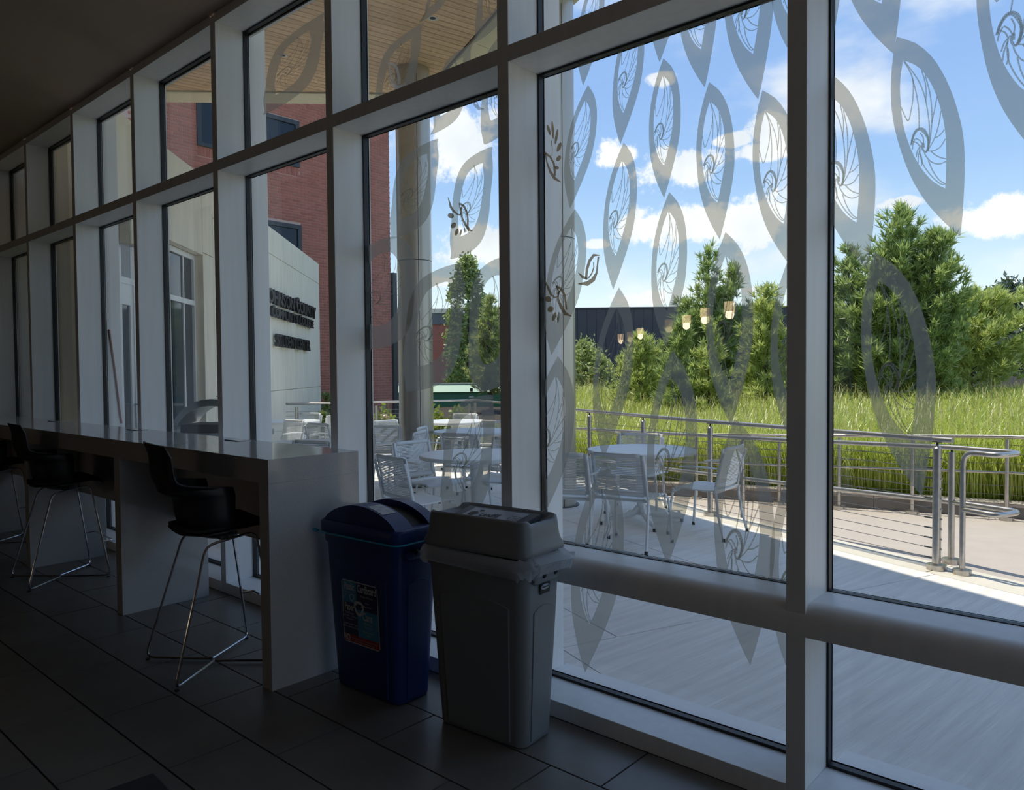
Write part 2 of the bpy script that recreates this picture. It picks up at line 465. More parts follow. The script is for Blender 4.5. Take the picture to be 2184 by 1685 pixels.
LEAF_N= [[(0.752, -0.005), (0.63, 0.018), (0.526, 0.017), (0.391, -0.02), (0.286, -0.065), (0.199, -0.117), (0.352, -0.137)], [(0.557, 0.02), (0.436, 0.015), (0.301, 0.0), (0.185, -0.024), (0.09, -0.05)], [(0.749, -0.0), (0.574, 0.047), (0.445, 0.067), (0.316, 0.067), (0.159, 0.049), (0.031, 0.025), (-0.057, -0.002)], [(0.584, 0.108), (0.462, 0.105), (0.357, 0.085), (0.294, 0.061)], [(0.529, 0.123), (0.365, 0.116), (0.224, 0.094), (0.089, 0.06), (-0.081, -0.005), (-0.135, -0.036)], [(0.29, 0.158), (0.2, 0.115), (0.089, 0.06)], [(0.153, 0.152), (0.06, 0.114), (-0.056, 0.045), (-0.141, -0.038)], [(-0.021, 0.135), (-0.053, 0.089), (-0.06, 0.047)], [(-0.107, 0.119), (-0.156, 0.066), (-0.165, 0.01), (-0.146, -0.039)], [(-0.281, 0.077), (-0.25, 0.041), (-0.209, 0.009), (-0.159, -0.015)], [(-0.303, 0.071), (-0.301, 0.016), (-0.256, -0.036), (-0.192, -0.062), (-0.151, -0.068)], [(-0.493, 0.012), (-0.44, -0.022), (-0.339, -0.048), (-0.233, -0.057)], [(-0.496, 0.011), (-0.48, -0.022), (-0.363, -0.076), (-0.234, -0.107), (-0.134, -0.102), (-0.077, -0.088)], [(-0.022, -0.145), (0.031, -0.123), (0.081, -0.082), (0.085, -0.042), (0.051, -0.013), (-0.018, -0.004), (-0.087, -0.018), (-0.147, -0.05), (-0.132, -0.068), (-0.084, -0.074), (-0.062, -0.054), (-0.102, -0.06)], [(-0.026, -0.15), (0.048, -0.105), (0.078, -0.053), (0.015, -0.017), (-0.066, -0.009), (-0.146, -0.041)], [(0.013, -0.1), (-0.019, -0.076), (-0.057, -0.064)], [(-0.005, -0.128), (-0.032, -0.101), (-0.07, -0.09)], [(0.046, -0.053), (-0.011, -0.041), (-0.062, -0.054)], [(-0.071, -0.151), (-0.028, -0.134), (0.01, -0.107)], [(-0.153, -0.14), (-0.102, -0.115), (-0.069, -0.078)], [(-0.217, -0.141), (-0.161, -0.125), (-0.099, -0.094)], [(-0.252, -0.123), (-0.209, -0.105), (-0.148, -0.1)]]
LV_b0= [((-0.974, 3.251), (-1.046, 2.776)), ((-1.02, 2.772), (-1.124, 2.243)), ((-1.097, 2.237), (-1.239, 1.578)), ((-1.2, 1.573), (-1.294, 0.817)), ((-0.782, 3.028), (-0.851, 2.477)), ((-0.834, 2.481), (-0.891, 1.857)), ((-0.862, 1.864), (-0.947, 1.114)), ((-0.942, 1.1), (-1.055, 0.125)), ((-0.603, 3.327), (-0.657, 2.771)), ((-0.64, 2.783), (-0.638, 2.213)), ((-0.614, 2.234), (-0.63, 1.6)), ((-0.603, 1.584), (-0.626, 0.69)), ((-0.527, 3.278), (-0.454, 2.617)), ((-0.436, 2.634), (-0.391, 2.013)), ((-0.367, 2.039), (-0.344, 1.284)), ((-0.329, 1.314), (-0.265, 0.359)), ((-0.325, 3.269), (-0.235, 2.517)), ((-0.219, 2.548), (-0.113, 1.885)), ((-0.102, 1.945), (-0.087, 1.196)), ((-0.14, 3.294), (-0.07, 2.583)), ((-0.087, 1.187), (-0.063, 0.266))]
LV_bR= [((0.071, 3.315), (0.235, 2.554)), ((0.244, 2.608), (0.436, 1.921)), ((-0.01, 2.566), (0.158, 1.84)), ((0.177, 1.901), (0.33, 1.077)), ((0.528, 2.992), (0.66, 2.109)), ((-0.092, 3.34), (0.01, 2.537)), ((0.669, 2.135), (0.81, 1.396))]
LV_b1= [((-2.105, 3.377), (-2.55, 2.95)), ((-1.807, 3.662), (-2.131, 3.388)), ((-1.73, 3.164), (-2.048, 2.772)), ((-2.012, 2.742), (-2.383, 2.26)), ((-1.615, 2.62), (-1.9, 2.096)), ((-1.461, 3.156), (-1.646, 2.64)), ((-1.859, 2.069), (-2.254, 1.399)), ((-2.403, 2.275), (-2.571, 1.642)), ((-1.542, 2.069), (-1.699, 1.402)), ((-1.633, 1.388), (-1.977, 0.735)), ((-1.441, 3.614), (-1.727, 3.16))]
LV_b2= [((-3.03, 3.72), (-3.70, 3.262))]
SPRIG_A= [[(-1.926, 2.42), (-1.912, 2.365), (-1.895, 2.368), (-1.922, 2.42)], [(-1.912, 2.365), (-1.891, 2.341), (-1.878, 2.347), (-1.895, 2.368)], [(-1.891, 2.341), (-1.859, 2.32), (-1.854, 2.326), (-1.878, 2.347)], [(-1.859, 2.32), (-1.836, 2.313), (-1.839, 2.321), (-1.854, 2.326)], [(-1.836, 2.313), (-1.816, 2.326), (-1.83, 2.33), (-1.839, 2.321)], [(-1.816, 2.326), (-1.822, 2.355), (-1.833, 2.355), (-1.83, 2.33)], [(-1.845, 2.373), (-1.815, 2.356), (-1.802, 2.362), (-1.838, 2.381)], [(-1.815, 2.356), (-1.792, 2.322), (-1.779, 2.323), (-1.802, 2.362)], [(-1.792, 2.322), (-1.785, 2.283), (-1.773, 2.282), (-1.779, 2.323)], [(-1.785, 2.283), (-1.791, 2.251), (-1.774, 2.25), (-1.773, 2.282)], [(-1.791, 2.251), (-1.779, 2.225), (-1.765, 2.234), (-1.774, 2.25)], [(-1.779, 2.225), (-1.748, 2.221), (-1.747, 2.225), (-1.765, 2.234)], [(-1.842, 2.373), (-1.838, 2.33), (-1.828, 2.329), (-1.835, 2.373)], [(-1.838, 2.33), (-1.825, 2.294), (-1.813, 2.296), (-1.828, 2.329)], [(-1.825, 2.294), (-1.804, 2.257), (-1.789, 2.261), (-1.813, 2.296)], [(-1.804, 2.257), (-1.779, 2.231), (-1.768, 2.235), (-1.789, 2.261)], [(-1.881, 2.314), (-1.889, 2.308), (-1.903, 2.308), (-1.917, 2.313), (-1.927, 2.322), (-1.928, 2.33), (-1.92, 2.336), (-1.906, 2.336), (-1.891, 2.331), (-1.882, 2.322)], [(-1.87, 2.281), (-1.865, 2.273), (-1.868, 2.264), (-1.878, 2.257), (-1.89, 2.255), (-1.901, 2.258), (-1.906, 2.266), (-1.904, 2.275), (-1.894, 2.282), (-1.881, 2.284)], [(-1.853, 2.249), (-1.848, 2.243), (-1.849, 2.233), (-1.854, 2.222), (-1.863, 2.215), (-1.872, 2.214), (-1.877, 2.22), (-1.876, 2.23), (-1.871, 2.241), (-1.862, 2.248)], [(-1.827, 2.242), (-1.824, 2.238), (-1.824, 2.228), (-1.828, 2.217), (-1.834, 2.209), (-1.84, 2.206), (-1.843, 2.211), (-1.842, 2.221), (-1.838, 2.232), (-1.832, 2.24)], [(-1.806, 2.248), (-1.802, 2.245), (-1.799, 2.238), (-1.797, 2.229), (-1.798, 2.222), (-1.801, 2.219), (-1.804, 2.222), (-1.807, 2.229), (-1.809, 2.238), (-1.808, 2.246)]]
SPRIG_B= [[(-1.233, 2.595), (-1.24, 2.6), (-1.248, 2.614), (-1.255, 2.63), (-1.257, 2.644), (-1.254, 2.649), (-1.247, 2.644), (-1.239, 2.631), (-1.233, 2.614), (-1.231, 2.601)], [(-1.218, 2.575), (-1.223, 2.584), (-1.227, 2.606), (-1.229, 2.633), (-1.228, 2.654), (-1.225, 2.662), (-1.22, 2.653), (-1.215, 2.631), (-1.213, 2.604), (-1.214, 2.583)], [(-1.191, 2.617), (-1.188, 2.609), (-1.189, 2.591), (-1.194, 2.57), (-1.201, 2.554), (-1.207, 2.549), (-1.21, 2.557), (-1.209, 2.575), (-1.204, 2.596), (-1.197, 2.612)], [(-1.173, 2.551), (-1.169, 2.544), (-1.171, 2.533), (-1.178, 2.521), (-1.187, 2.513), (-1.195, 2.512), (-1.199, 2.519), (-1.197, 2.53), (-1.191, 2.543), (-1.181, 2.551)], [(-1.177, 2.492), (-1.173, 2.486), (-1.174, 2.478), (-1.181, 2.471), (-1.19, 2.468), (-1.198, 2.471), (-1.202, 2.477), (-1.2, 2.485), (-1.194, 2.491), (-1.185, 2.494)], [(-1.186, 2.435), (-1.19, 2.433), (-1.197, 2.433), (-1.205, 2.436), (-1.211, 2.442), (-1.212, 2.447), (-1.208, 2.449), (-1.2, 2.449), (-1.192, 2.446), (-1.186, 2.44)], [(-1.233, 2.572), (-1.226, 2.534), (-1.222, 2.533), (-1.228, 2.572)], [(-1.226, 2.534), (-1.228, 2.5), (-1.224, 2.499), (-1.222, 2.533)], [(-1.273, 2.52), (-1.241, 2.496), (-1.233, 2.5), (-1.265, 2.527)], [(-1.241, 2.496), (-1.221, 2.462), (-1.21, 2.463), (-1.233, 2.5)], [(-1.221, 2.462), (-1.218, 2.432), (-1.204, 2.43), (-1.21, 2.463)], [(-1.218, 2.432), (-1.215, 2.406), (-1.204, 2.405), (-1.204, 2.43)], [(-1.269, 2.52), (-1.261, 2.477), (-1.253, 2.477), (-1.261, 2.519)], [(-1.261, 2.477), (-1.244, 2.428), (-1.231, 2.431), (-1.253, 2.477)], [(-1.244, 2.428), (-1.216, 2.389), (-1.203, 2.397), (-1.231, 2.431)], [(-1.216, 2.389), (-1.178, 2.37), (-1.175, 2.373), (-1.203, 2.397)]]
SPRIG_C= [[(-1.277, 1.932), (-1.261, 1.892), (-1.248, 1.895), (-1.273, 1.933)], [(-1.261, 1.892), (-1.245, 1.861), (-1.233, 1.866), (-1.248, 1.895)], [(-1.245, 1.861), (-1.22, 1.844), (-1.217, 1.85), (-1.233, 1.866)], [(-1.22, 1.844), (-1.196, 1.846), (-1.201, 1.85), (-1.217, 1.85)], [(-1.196, 1.846), (-1.183, 1.875), (-1.189, 1.877), (-1.201, 1.85)], [(-1.211, 1.898), (-1.198, 1.876), (-1.19, 1.877), (-1.204, 1.901)], [(-1.198, 1.876), (-1.202, 1.838), (-1.191, 1.839), (-1.19, 1.877)], [(-1.202, 1.838), (-1.187, 1.797), (-1.17, 1.803), (-1.191, 1.839)], [(-1.187, 1.797), (-1.162, 1.761), (-1.148, 1.773), (-1.17, 1.803)], [(-1.162, 1.761), (-1.118, 1.752), (-1.117, 1.755), (-1.148, 1.773)], [(-1.209, 1.896), (-1.183, 1.878), (-1.173, 1.885), (-1.203, 1.903)], [(-1.183, 1.878), (-1.164, 1.854), (-1.153, 1.856), (-1.173, 1.885)], [(-1.164, 1.854), (-1.151, 1.785), (-1.143, 1.785), (-1.153, 1.856)], [(-1.238, 1.832), (-1.246, 1.827), (-1.258, 1.827), (-1.269, 1.833), (-1.274, 1.841), (-1.272, 1.85), (-1.264, 1.855), (-1.252, 1.855), (-1.242, 1.849), (-1.236, 1.841)], [(-1.227, 1.803), (-1.223, 1.794), (-1.226, 1.786), (-1.236, 1.78), (-1.247, 1.78), (-1.257, 1.785), (-1.261, 1.793), (-1.257, 1.802), (-1.248, 1.807), (-1.236, 1.807)], [(-1.21, 1.778), (-1.206, 1.772), (-1.207, 1.761), (-1.213, 1.748), (-1.222, 1.74), (-1.23, 1.738), (-1.234, 1.744), (-1.233, 1.756), (-1.227, 1.768), (-1.218, 1.776)], [(-1.191, 1.779), (-1.188, 1.774), (-1.187, 1.76), (-1.19, 1.745), (-1.194, 1.732), (-1.199, 1.728), (-1.203, 1.733), (-1.203, 1.747), (-1.2, 1.762), (-1.196, 1.775)]]
BIRD_A= [[(-0.961, 2.016), (-0.996, 2.024), (-0.989, 2.012), (-0.961, 2.012)], [(-0.996, 2.024), (-1.022, 2.0), (-1.008, 1.993), (-0.989, 2.012)], [(-1.022, 2.0), (-1.038, 1.963), (-1.023, 1.959), (-1.008, 1.993)], [(-1.038, 1.963), (-1.042, 1.92), (-1.029, 1.918), (-1.023, 1.959)], [(-1.042, 1.92), (-1.038, 1.911), (-1.028, 1.914), (-1.029, 1.918)], [(-0.973, 2.01), (-0.977, 1.974), (-0.969, 1.973), (-0.963, 2.008)], [(-0.977, 1.974), (-0.983, 1.94), (-0.973, 1.936), (-0.969, 1.973)], [(-0.983, 1.94), (-1.006, 1.916), (-0.988, 1.903), (-0.973, 1.936)], [(-1.006, 1.916), (-1.034, 1.905), (-1.027, 1.884), (-0.988, 1.903)], [(-1.034, 1.905), (-1.08, 1.9), (-1.08, 1.896), (-1.027, 1.884)], [(-1.079, 1.946), (-1.061, 1.922), (-1.053, 1.932), (-1.076, 1.948)], [(-1.061, 1.922), (-1.029, 1.911), (-1.025, 1.919), (-1.053, 1.932)], [(-0.997, 1.987), (-0.996, 1.964), (-0.99, 1.963), (-0.993, 1.987)], [(-0.996, 1.964), (-1.008, 1.939), (-1.001, 1.936), (-0.99, 1.963)], [(-1.008, 1.939), (-1.026, 1.92), (-1.02, 1.916), (-1.001, 1.936)]]
BIRD_B= [[(-2.402, 3.244), (-2.366, 3.226), (-2.353, 3.238), (-2.401, 3.249)], [(-2.366, 3.226), (-2.337, 3.201), (-2.317, 3.203), (-2.353, 3.238)], [(-2.337, 3.201), (-2.322, 3.167), (-2.3, 3.165), (-2.317, 3.203)], [(-2.322, 3.167), (-2.315, 3.128), (-2.293, 3.123), (-2.3, 3.165)], [(-2.315, 3.128), (-2.317, 3.108), (-2.297, 3.102), (-2.293, 3.123)], [(-2.389, 3.24), (-2.391, 3.205), (-2.38, 3.202), (-2.381, 3.238)], [(-2.391, 3.205), (-2.386, 3.16), (-2.37, 3.158), (-2.38, 3.202)], [(-2.386, 3.16), (-2.37, 3.108), (-2.343, 3.113), (-2.37, 3.158)], [(-2.37, 3.108), (-2.325, 3.08), (-2.322, 3.103), (-2.343, 3.113)], [(-2.325, 3.08), (-2.279, 3.081), (-2.292, 3.097), (-2.322, 3.103)], [(-2.279, 3.081), (-2.252, 3.101), (-2.255, 3.103), (-2.292, 3.097)], [(-2.358, 3.193), (-2.369, 3.185), (-2.358, 3.182), (-2.352, 3.19)], [(-2.369, 3.185), (-2.364, 3.154), (-2.353, 3.153), (-2.358, 3.182)], [(-2.364, 3.154), (-2.345, 3.12), (-2.334, 3.121), (-2.353, 3.153)], [(-2.345, 3.12), (-2.328, 3.101), (-2.319, 3.103), (-2.334, 3.121)]]
BIRD_C= [[(-1.75, 2.894), (-1.738, 2.864), (-1.726, 2.866), (-1.741, 2.894)], [(-1.738, 2.864), (-1.721, 2.842), (-1.707, 2.848), (-1.726, 2.866)], [(-1.721, 2.842), (-1.696, 2.82), (-1.688, 2.834), (-1.707, 2.848)], [(-1.696, 2.82), (-1.658, 2.816), (-1.658, 2.818), (-1.688, 2.834)], [(-1.679, 2.89), (-1.709, 2.887), (-1.701, 2.881), (-1.676, 2.885)], [(-1.709, 2.887), (-1.711, 2.863), (-1.704, 2.862), (-1.701, 2.881)], [(-1.711, 2.863), (-1.701, 2.837), (-1.692, 2.838), (-1.704, 2.862)]]




# ------------------------------------------------------------------ the room
S = 1.32; HW = 0.033                      # mullion spacing, half width
ZT0, ZT1 = 2.8804, 2.9527                 # transom
ZR0, ZR1 = 0.5993, 0.7098                 # sill rail
ZS = 0.0733; ZH = 3.87; ZC = 3.93
X0, X1, YB = -24.0, 5.28, -33.0

fl = MB().box(X0, X1, YB, 0.3, -.06, -.008).build('floor', GROUT); fl['kind'] = 'structure'
offs = [-.58, -.81, -1.025, -1.245, -1.445, -1.65, -1.86, -2.07]
tile_me = {}
rest = MB()
for r_ in range(36):
    y1 = -.325 * r_ - .004; y0 = -.325 * (r_ + 1) + .004
    ox = offs[r_ % 8] if r_ < 8 else offs[r_ % 8] + .1
    for k in range(-20, 9):
        a = ox + .655 * k; b = a + .655
        xa, xb = max(a + .004, X0), min(b - .004, X1)
        if xb - xa < .05: continue
        if r_ < 8 and a > -9.3 and b < 2.2:
            if 'full' not in tile_me: tile_me['full'] = MB().box(-.3235, .3235, -.1585, .1585, -.012, 0).mesh('tile', TILE)
            o = link('tile', tile_me['full'], fl); o.location = ((a + b) / 2, (y0 + y1) / 2, rnd.uniform(-.0006, .0006))
        else:
            rest.box(xa, xb, y0, y1, -.012, 0)
o = rest.build('tile_field', TILE, fl); o['kind'] = 'stuff'
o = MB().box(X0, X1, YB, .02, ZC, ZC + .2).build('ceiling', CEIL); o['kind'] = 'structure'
for nm, b in (('wall_back', (X0, X1, YB - .2, YB, 0, ZC)), ('wall_left', (X0 - .2, X0, YB, .3, 0, ZC)), ('wall_front_left', (X0, -13.24, .0, .3, 0, ZC)), ('wall_right', (X1, X1 + .2, YB, -2.7, 0, ZC))):
    o = MB().box(*b).build(nm, ROOMWALL); o['kind'] = 'structure'

# the right-hand end of the room is glazed too (out of the picture); its daylight rakes along the mullions
we = struct('wall_end_glazing', 'glazed end wall of the room')
for k in range(3):
    y = -2.67 + 1.32 * k
    if y < -.1: MB().box(X1, X1 + .2, y - .033, y + .033, 0, ZC).build('mullion', FRAME, we)
MB().box(X1 + .01, X1 + .19, -2.68, -.05, 0, .07).build('sill', FRAME, we); MB().box(X1 + .01, X1 + .19, -2.68, -.05, 2.88, 2.95).build('transom', FRAME, we)
w = struct('window_40'); MB().box(X1 + .14, X1 + .15, -2.65, -.06, .07, ZC).build('pane', GLASS, w)
wf = struct('wall_front', 'aluminium and glass curtain wall with deep pale mullions')
I0, I1 = -4, 10
for i in range(I0, I1 + 1):
    x = -S * i
    MB().box(x - HW, x + HW, 0, .236, 0, ZH + .05).build('mullion', FRAME, wf, bevel=.002)
    if i % 2: MB().box(x - HW, x + HW, .2441, .372, .0, 5.35).build('exterior_fin', FRAME, wf, bevel=.003)
    else: MB().box(x - HW, x + HW, .2441, .256, .0, 5.35).build('mullion_cap', FRAME, wf)
xa, xb = -S * I1, -S * I0
for i in range(I0, I1):
    a, b = -S * (i + 1) + HW, -S * i - HW
    MB().box(a, b, 0, .236, ZT0, ZT1).build('transom', FRAME, wf, bevel=.0015)
    MB().box(a, b, .2441, .262, ZT0 + .01, ZT1 - .01).build('transom_cap', FRAME, wf)
    MB().box(a, b, 0, .205, 0, ZS).build('sill', FRAME, wf, bevel=.002)
    MB().box(a, b, .238, .40, 0, ZS - .012).build('exterior_sill', FRAME, wf, bevel=.002)
    MB().box(a, b, 0, .236, ZH, ZC).build('header', FRAME, wf)
    MB().box(a, b, .2441, .262, ZH - .02, ZC).build('header_cap', FRAME, wf)
# the sill rail is one continuous rounded bar in front of the mullions
g = []
for x in (xa, xb):
    g.append([(x, -.006, ZR0), (x, .236, ZR0), (x, .236, ZR1), (x, .055, ZR1), (x, .03, ZR1 - .004), (x, .012, ZR1 - .016), (x, .0, ZR1 - .034), (x, -.006, ZR1 - .055)])
MB().loft(g).build('sill_rail', FRAME, wf, smooth=True)
o = MB().box(xa - 1, xb + .3, .05, .36, ZC + .001, 5.6).build('wall_upper', FRAME); o['kind'] = 'structure'

# windows: three panes and their black gaskets per bay, frosted leaves on the inner face
LEAVES = {0: LV_b0, -1: LV_bR, 1: LV_b1, 2: LV_b2}


def dense(pl, n):
    P = [np.array(p, float) for p in pl]; d = [0]
    for a, b in zip(P, P[1:]): d.append(d[-1] + np.linalg.norm(b - a))
    o = []
    for k in range(n + 1):
        t = d[-1] * k / n; j = max(0, min(len(P) - 2, int(np.searchsorted(d, t, side='right')) - 1))
        u = (t - d[j]) / max(d[j + 1] - d[j], 1e-9)
        # catmull-rom for smooth leaf edges
        p0 = P[max(j - 1, 0)]; p1 = P[j]; p2 = P[j + 1]; p3 = P[min(j + 2, len(P) - 1)]
        o.append(.5 * ((2 * p1) + (-p0 + p2) * u + (2 * p0 - 5 * p1 + 4 * p2 - p3) * u * u + (-p0 + 3 * p1 - 3 * p2 + p3) * u ** 3))
    return o


def wide_leaf(top, bot):
    """the leaves of the far bays are drawn wider and lean the other way"""
    t = np.array(top); b = np.array(bot); c = (t + b) / 2; hx, H = t[0] - c[0], t[1] - c[1]
    W = H * float(np.interp(-c[0], [1.5, 1.76, 2.2, 3.3], [.44, .52, .74, 1.36]))
    sg = lambda q: math.copysign(1, q)
    cen = lambda u: hx * sg(u) * (.42 * abs(u) ** 1.4 + .58 * min(1, abs(u)) ** 13)
    wid = lambda u: W * max(0, 1 - abs(u) ** 4.2) ** .55
    wi = lambda q: .58 * W * max(0, 1 - abs(q) ** 3) ** .5
    body = []; n = 30
    q = [math.sin(math.pi / 2 * (-1 + 2 * k / n)) for k in range(n + 1)]
    ui = [.08 + .66 * k for k in q]
    for s in (1, -1):
        A = [(c[0] + cen(u) + s * wid(u), c[1] + u * H) for u in q]
        B = [(c[0] + .55 * hx * (.5 * k + .5 * sg(k) * abs(k) ** 12) + s * wi(k), c[1] + u * H) for k, u in zip(q, ui)]
        for k in range(n): body.append([A[k], A[k + 1], B[k + 1], B[k]])
    lines = []
    for li, pl in enumerate(LEAF_N):
        w = (.0125 if li not in (13, 14) else .02) * H * .9
        Q = [np.array((c[0] + .5 * hx * .5 * p[0] + p[1] / .26 * W * 1.02, c[1] + (p[0] * 1.02 - .03) * H)) for p in dense(pl, 4 * (len(pl) - 1))]
        for k in range(len(Q) - 1):
            d = Q[k + 1] - Q[k]; l = np.linalg.norm(d)
            if l < 1e-6: continue
            nrm = np.array([-d[1] * 1.5, d[0]]) / l * w / 2; d = d / l * w * .2
            lines.append([tuple(Q[k] + nrm - d), tuple(Q[k + 1] + nrm + d), tuple(Q[k + 1] - nrm + d), tuple(Q[k] - nrm - d)])
    return body, lines


def leaf_polys(top, bot):
    t = np.array(top); b = np.array(bot); c = (t + b) / 2; h = t - c; Ln = np.linalg.norm(h); e1 = h / Ln; e2 = np.array([e1[1], -e1[0]])
    e2 = e2 * float(np.interp(-c[0], [.95, 1.2], [1, 1.22]))
    W = lambda p: tuple(c + Ln * (p[0] * e1 + p[1] * e2))
    body = []; n = 22
    for o_, i_ in ((LEAF_OR, LEAF_IR), (LEAF_OL, LEAF_IL)):
        A = [W(p) for p in dense(o_, n)]; B = [W(p) for p in dense(i_, n)]
        for k in range(n): body.append([A[k], A[k + 1], B[k + 1], B[k]])
    lines = []
    for li, pl in enumerate(LEAF_N):
        w = .0105 if li not in (13, 14) else .017
        Q = dense(pl, 4 * (len(pl) - 1)); Q = [np.array(W(q)) for q in Q]; w *= Ln
        for k in range(len(Q) - 1):
            d = Q[k + 1] - Q[k]; l = np.linalg.norm(d)
            if l < 1e-6: continue
            nrm = np.array([-d[1], d[0]]) / l * w / 2; d = d / l * w * .2
            lines.append([tuple(Q[k] + nrm - d), tuple(Q[k + 1] + nrm + d), tuple(Q[k + 1] - nrm + d), tuple(Q[k] - nrm - d)])
    return body, lines


def flat_decal(polys, rects, y, th=.0004):
    mb = MB()
    for p in polys:
        for (a, b, z0, z1) in rects:
            q = clip(list(p), [(-1, 0, -a), (1, 0, b), (0, -1, -z0), (0, 1, z1)])
            if len(q) >= 3:
                ar = sum(q[i][0] * q[(i + 1) % len(q)][1] - q[(i + 1) % len(q)][0] * q[i][1] for i in range(len(q)))
                if abs(ar) < 1e-7: continue
                if ar < 0: q = q[::-1]
                mb.add([(u, y, w) for u, w in q], [tuple(range(len(q)))])
    return mb


for i in range(I0, I1):
    a, b = -S * (i + 1) + HW, -S * i - HW
    w = struct('window_%d' % (i + 5))
    zr = ((ZS, ZR0), (ZR1, ZT0), (ZT1, ZH))
    gk = MB()
    for z0, z1 in zr:
        MB().box(a + .002, b - .002, .232, .242, z0 + .002, z1 - .002).build('pane', GLASS, w)
        t = .004
        for y0, y1 in ((.203, .2315), (.2425, .2438)):
            gk.box(a, a + t + .004, y0, y1, z0, z1); gk.box(b - t - .004, b, y0, y1, z0, z1)
            gk.box(a + t, b - t, y0, y1, z0, z0 + (t + .008 if z0 == ZS else .003)); gk.box(a + t, b - t, y0, y1, z1 - t - .006, z1)
    gk.build('gasket', GASKET, w)
    rects = [(a + .004, b - .004, z0 + .004, z1 - .004) for z0, z1 in zr]
    for top, bot in LEAVES.get(i, []):
        body, lines = wide_leaf(top, bot) if i > 0 else leaf_polys(top, bot)
        mb = flat_decal(body, rects, .2312)
        if not mb.f: continue
        o = mb.build('leaf_decal', FILM, w)
        ml = flat_decal(lines, rects, .2309)
        if ml.f: ml.build('shell_lines', FILM_LINE, o)
    for nm, shp, mt in {0: [('sprig_decal', SPRIG_B, FILM_BROWN), ('sprig_decal', SPRIG_C, FILM_BROWN), ('bird_decal', BIRD_A, FILM_BROWN)],
                        1: [('sprig_decal', SPRIG_A, FILM_BROWN), ('bird_decal', BIRD_B, FILM_PALE), ('bird_decal', BIRD_C, FILM_PALE)]}.get(i, []):
        flat_decal(shp, rects, .2305).build(nm, mt, w)

# ------------------------------------------------------------------ outside ground
o = MB().box(-80, 80, .36, 120, -.9, -.6).build('ground', LAWN); o['kind'] = 'structure'
RAMP = lambda x: min(0.0, .042 * (x + .3))
NV = (.371, .929); NU = (.929, -.371)
pt = struct('patio', 'broom-finished grey concrete patio in large slabs')
base = MB().prism([(5, .36), (5, 1.6), (-.1, 3.55), (-9.1, 7.75), (-13.6, 7.2), (-6.5, .36)], -.3, -.02).build('bedding', KERBDARK, pt)
us = [-13.6, -11.6, -9.68, -7.68, -5.68, -3.68, -1.68, 1.95, 4.6]
for k in range(len(us) - 1):
    u0, u1 = us[k], us[k + 1]
    vs = [-6, -2.5, -1.05, .42, 1.89, 3.22] if u1 <= -1.6 else [-6, .05, 3.22]
    vs = vs + [4.7, 6.2] if u1 < -6 else vs
    for v0, v1 in zip(vs, vs[1:]):
        cs = [(u, v) for u, v in ((u0, v0), (u1, v0), (u1, v1), (u0, v1))]
        poly = [(NU[0] * u + NV[0] * v, NU[1] * u + NV[1] * v) for u, v in cs]
        g_ = .004
        hp = [(NU[0], NU[1], u1 - g_), (-NU[0], -NU[1], -u0 - g_), (NV[0], NV[1], v1 - g_), (-NV[0], -NV[1], -v0 - g_), (0, -1, -.40), (1, 0, 4.5),
              (.701 * -1, -.713, -(.701 * -6.45 + .713 * .3) - .02), (-.857, .515, -.857 * -9.3 + .515 * 7.8), (NV[0], NV[1], 3.22 + .0)] if u1 >= -5.7 else \
             [(NU[0], NU[1], u1 - g_), (-NU[0], -NU[1], -u0 - g_), (NV[0], NV[1], v1 - g_), (-NV[0], -NV[1], -v0 - g_), (0, -1, -.40),
              (-.701, -.713, -(.701 * -6.45 + .713 * .3) - .02), (-.857, .515, .857 * 9.3 + .515 * 7.8), (.447, .894, .447 * -4.97 + .894 * 5.6)]
        q = clip(poly, hp)
        if len(q) >= 3: MB().prism(q, -.08, 0).build('slab', CONC, pt)
GP = [(3.2, 2.35), (1.5, 3.03), (-.395, 3.752), (-1.52, 4.19), (-2.68, 4.638), (-3.80, 5.15), (-4.965, 5.687), (-6.15, 6.28), (-7.7, 7.06), (-9.18, 7.80)]   # guard rail posts
ks = MB()
st = [(x + .0 - .045, y - .13) for x, y in GP], [(x + .07, y + .18) for x, y in GP]
for k in range(len(GP) - 1):
    a0, a1, b0, b1 = st[0][k], st[0][k + 1], st[1][k], st[1][k + 1]
    t0, t1 = 0.004, .996
    l = lambda p, q, t: (p[0] + (q[0] - p[0]) * t, p[1] + (q[1] - p[1]) * t)
    o = MB().prism([l(a0, a1, t0), l(a0, a1, t1), l(b0, b1, t1), l(b0, b1, t0)], -.4, .002).build('kerb_strip', KERB, pt)
# ramp path, falling gently to the left
pv = []; pf = []
xs = [6, 2.5, 1.2, -.3, -1.5, -3, -4.5, -6, -8, -10]
lo = [1.2, 2.75, 3.30, 3.88, 4.34, 4.96, 5.65, 6.37, 7.37, 8.37]
for x, yl in zip(xs, lo):
    pv += [(x, yl, RAMP(x) - .004), (x, max(6.45, yl + 2.2), RAMP(x) - .004), (x, yl, RAMP(x) - .5), (x, max(6.45, yl + 2.2), RAMP(x) - .5)]
for k in range(len(xs) - 1):
    q = 4 * k; pf += [(q, q + 1, q + 5, q + 4), (q + 2, q + 6, q + 7, q + 3), (q, q + 4, q + 6, q + 2), (q + 1, q + 3, q + 7, q + 5)]
pf += [(0, 2, 3, 1), (4 * len(xs) - 4, 4 * len(xs) - 3, 4 * len(xs) - 1, 4 * len(xs) - 2)]
o = MB().add(pv, pf).build('path', PATH); o['kind'] = 'structure'
for p, q in (((-.24, 3.86), (.6, 6.4)), ((-3.6, 5.3), (-2.9, 6.4)), ((1.9, 3.0), (3.2, 6.4))):
    pass
pz = struct('plaza', 'sunlit concrete paving continuing past the right of the picture')
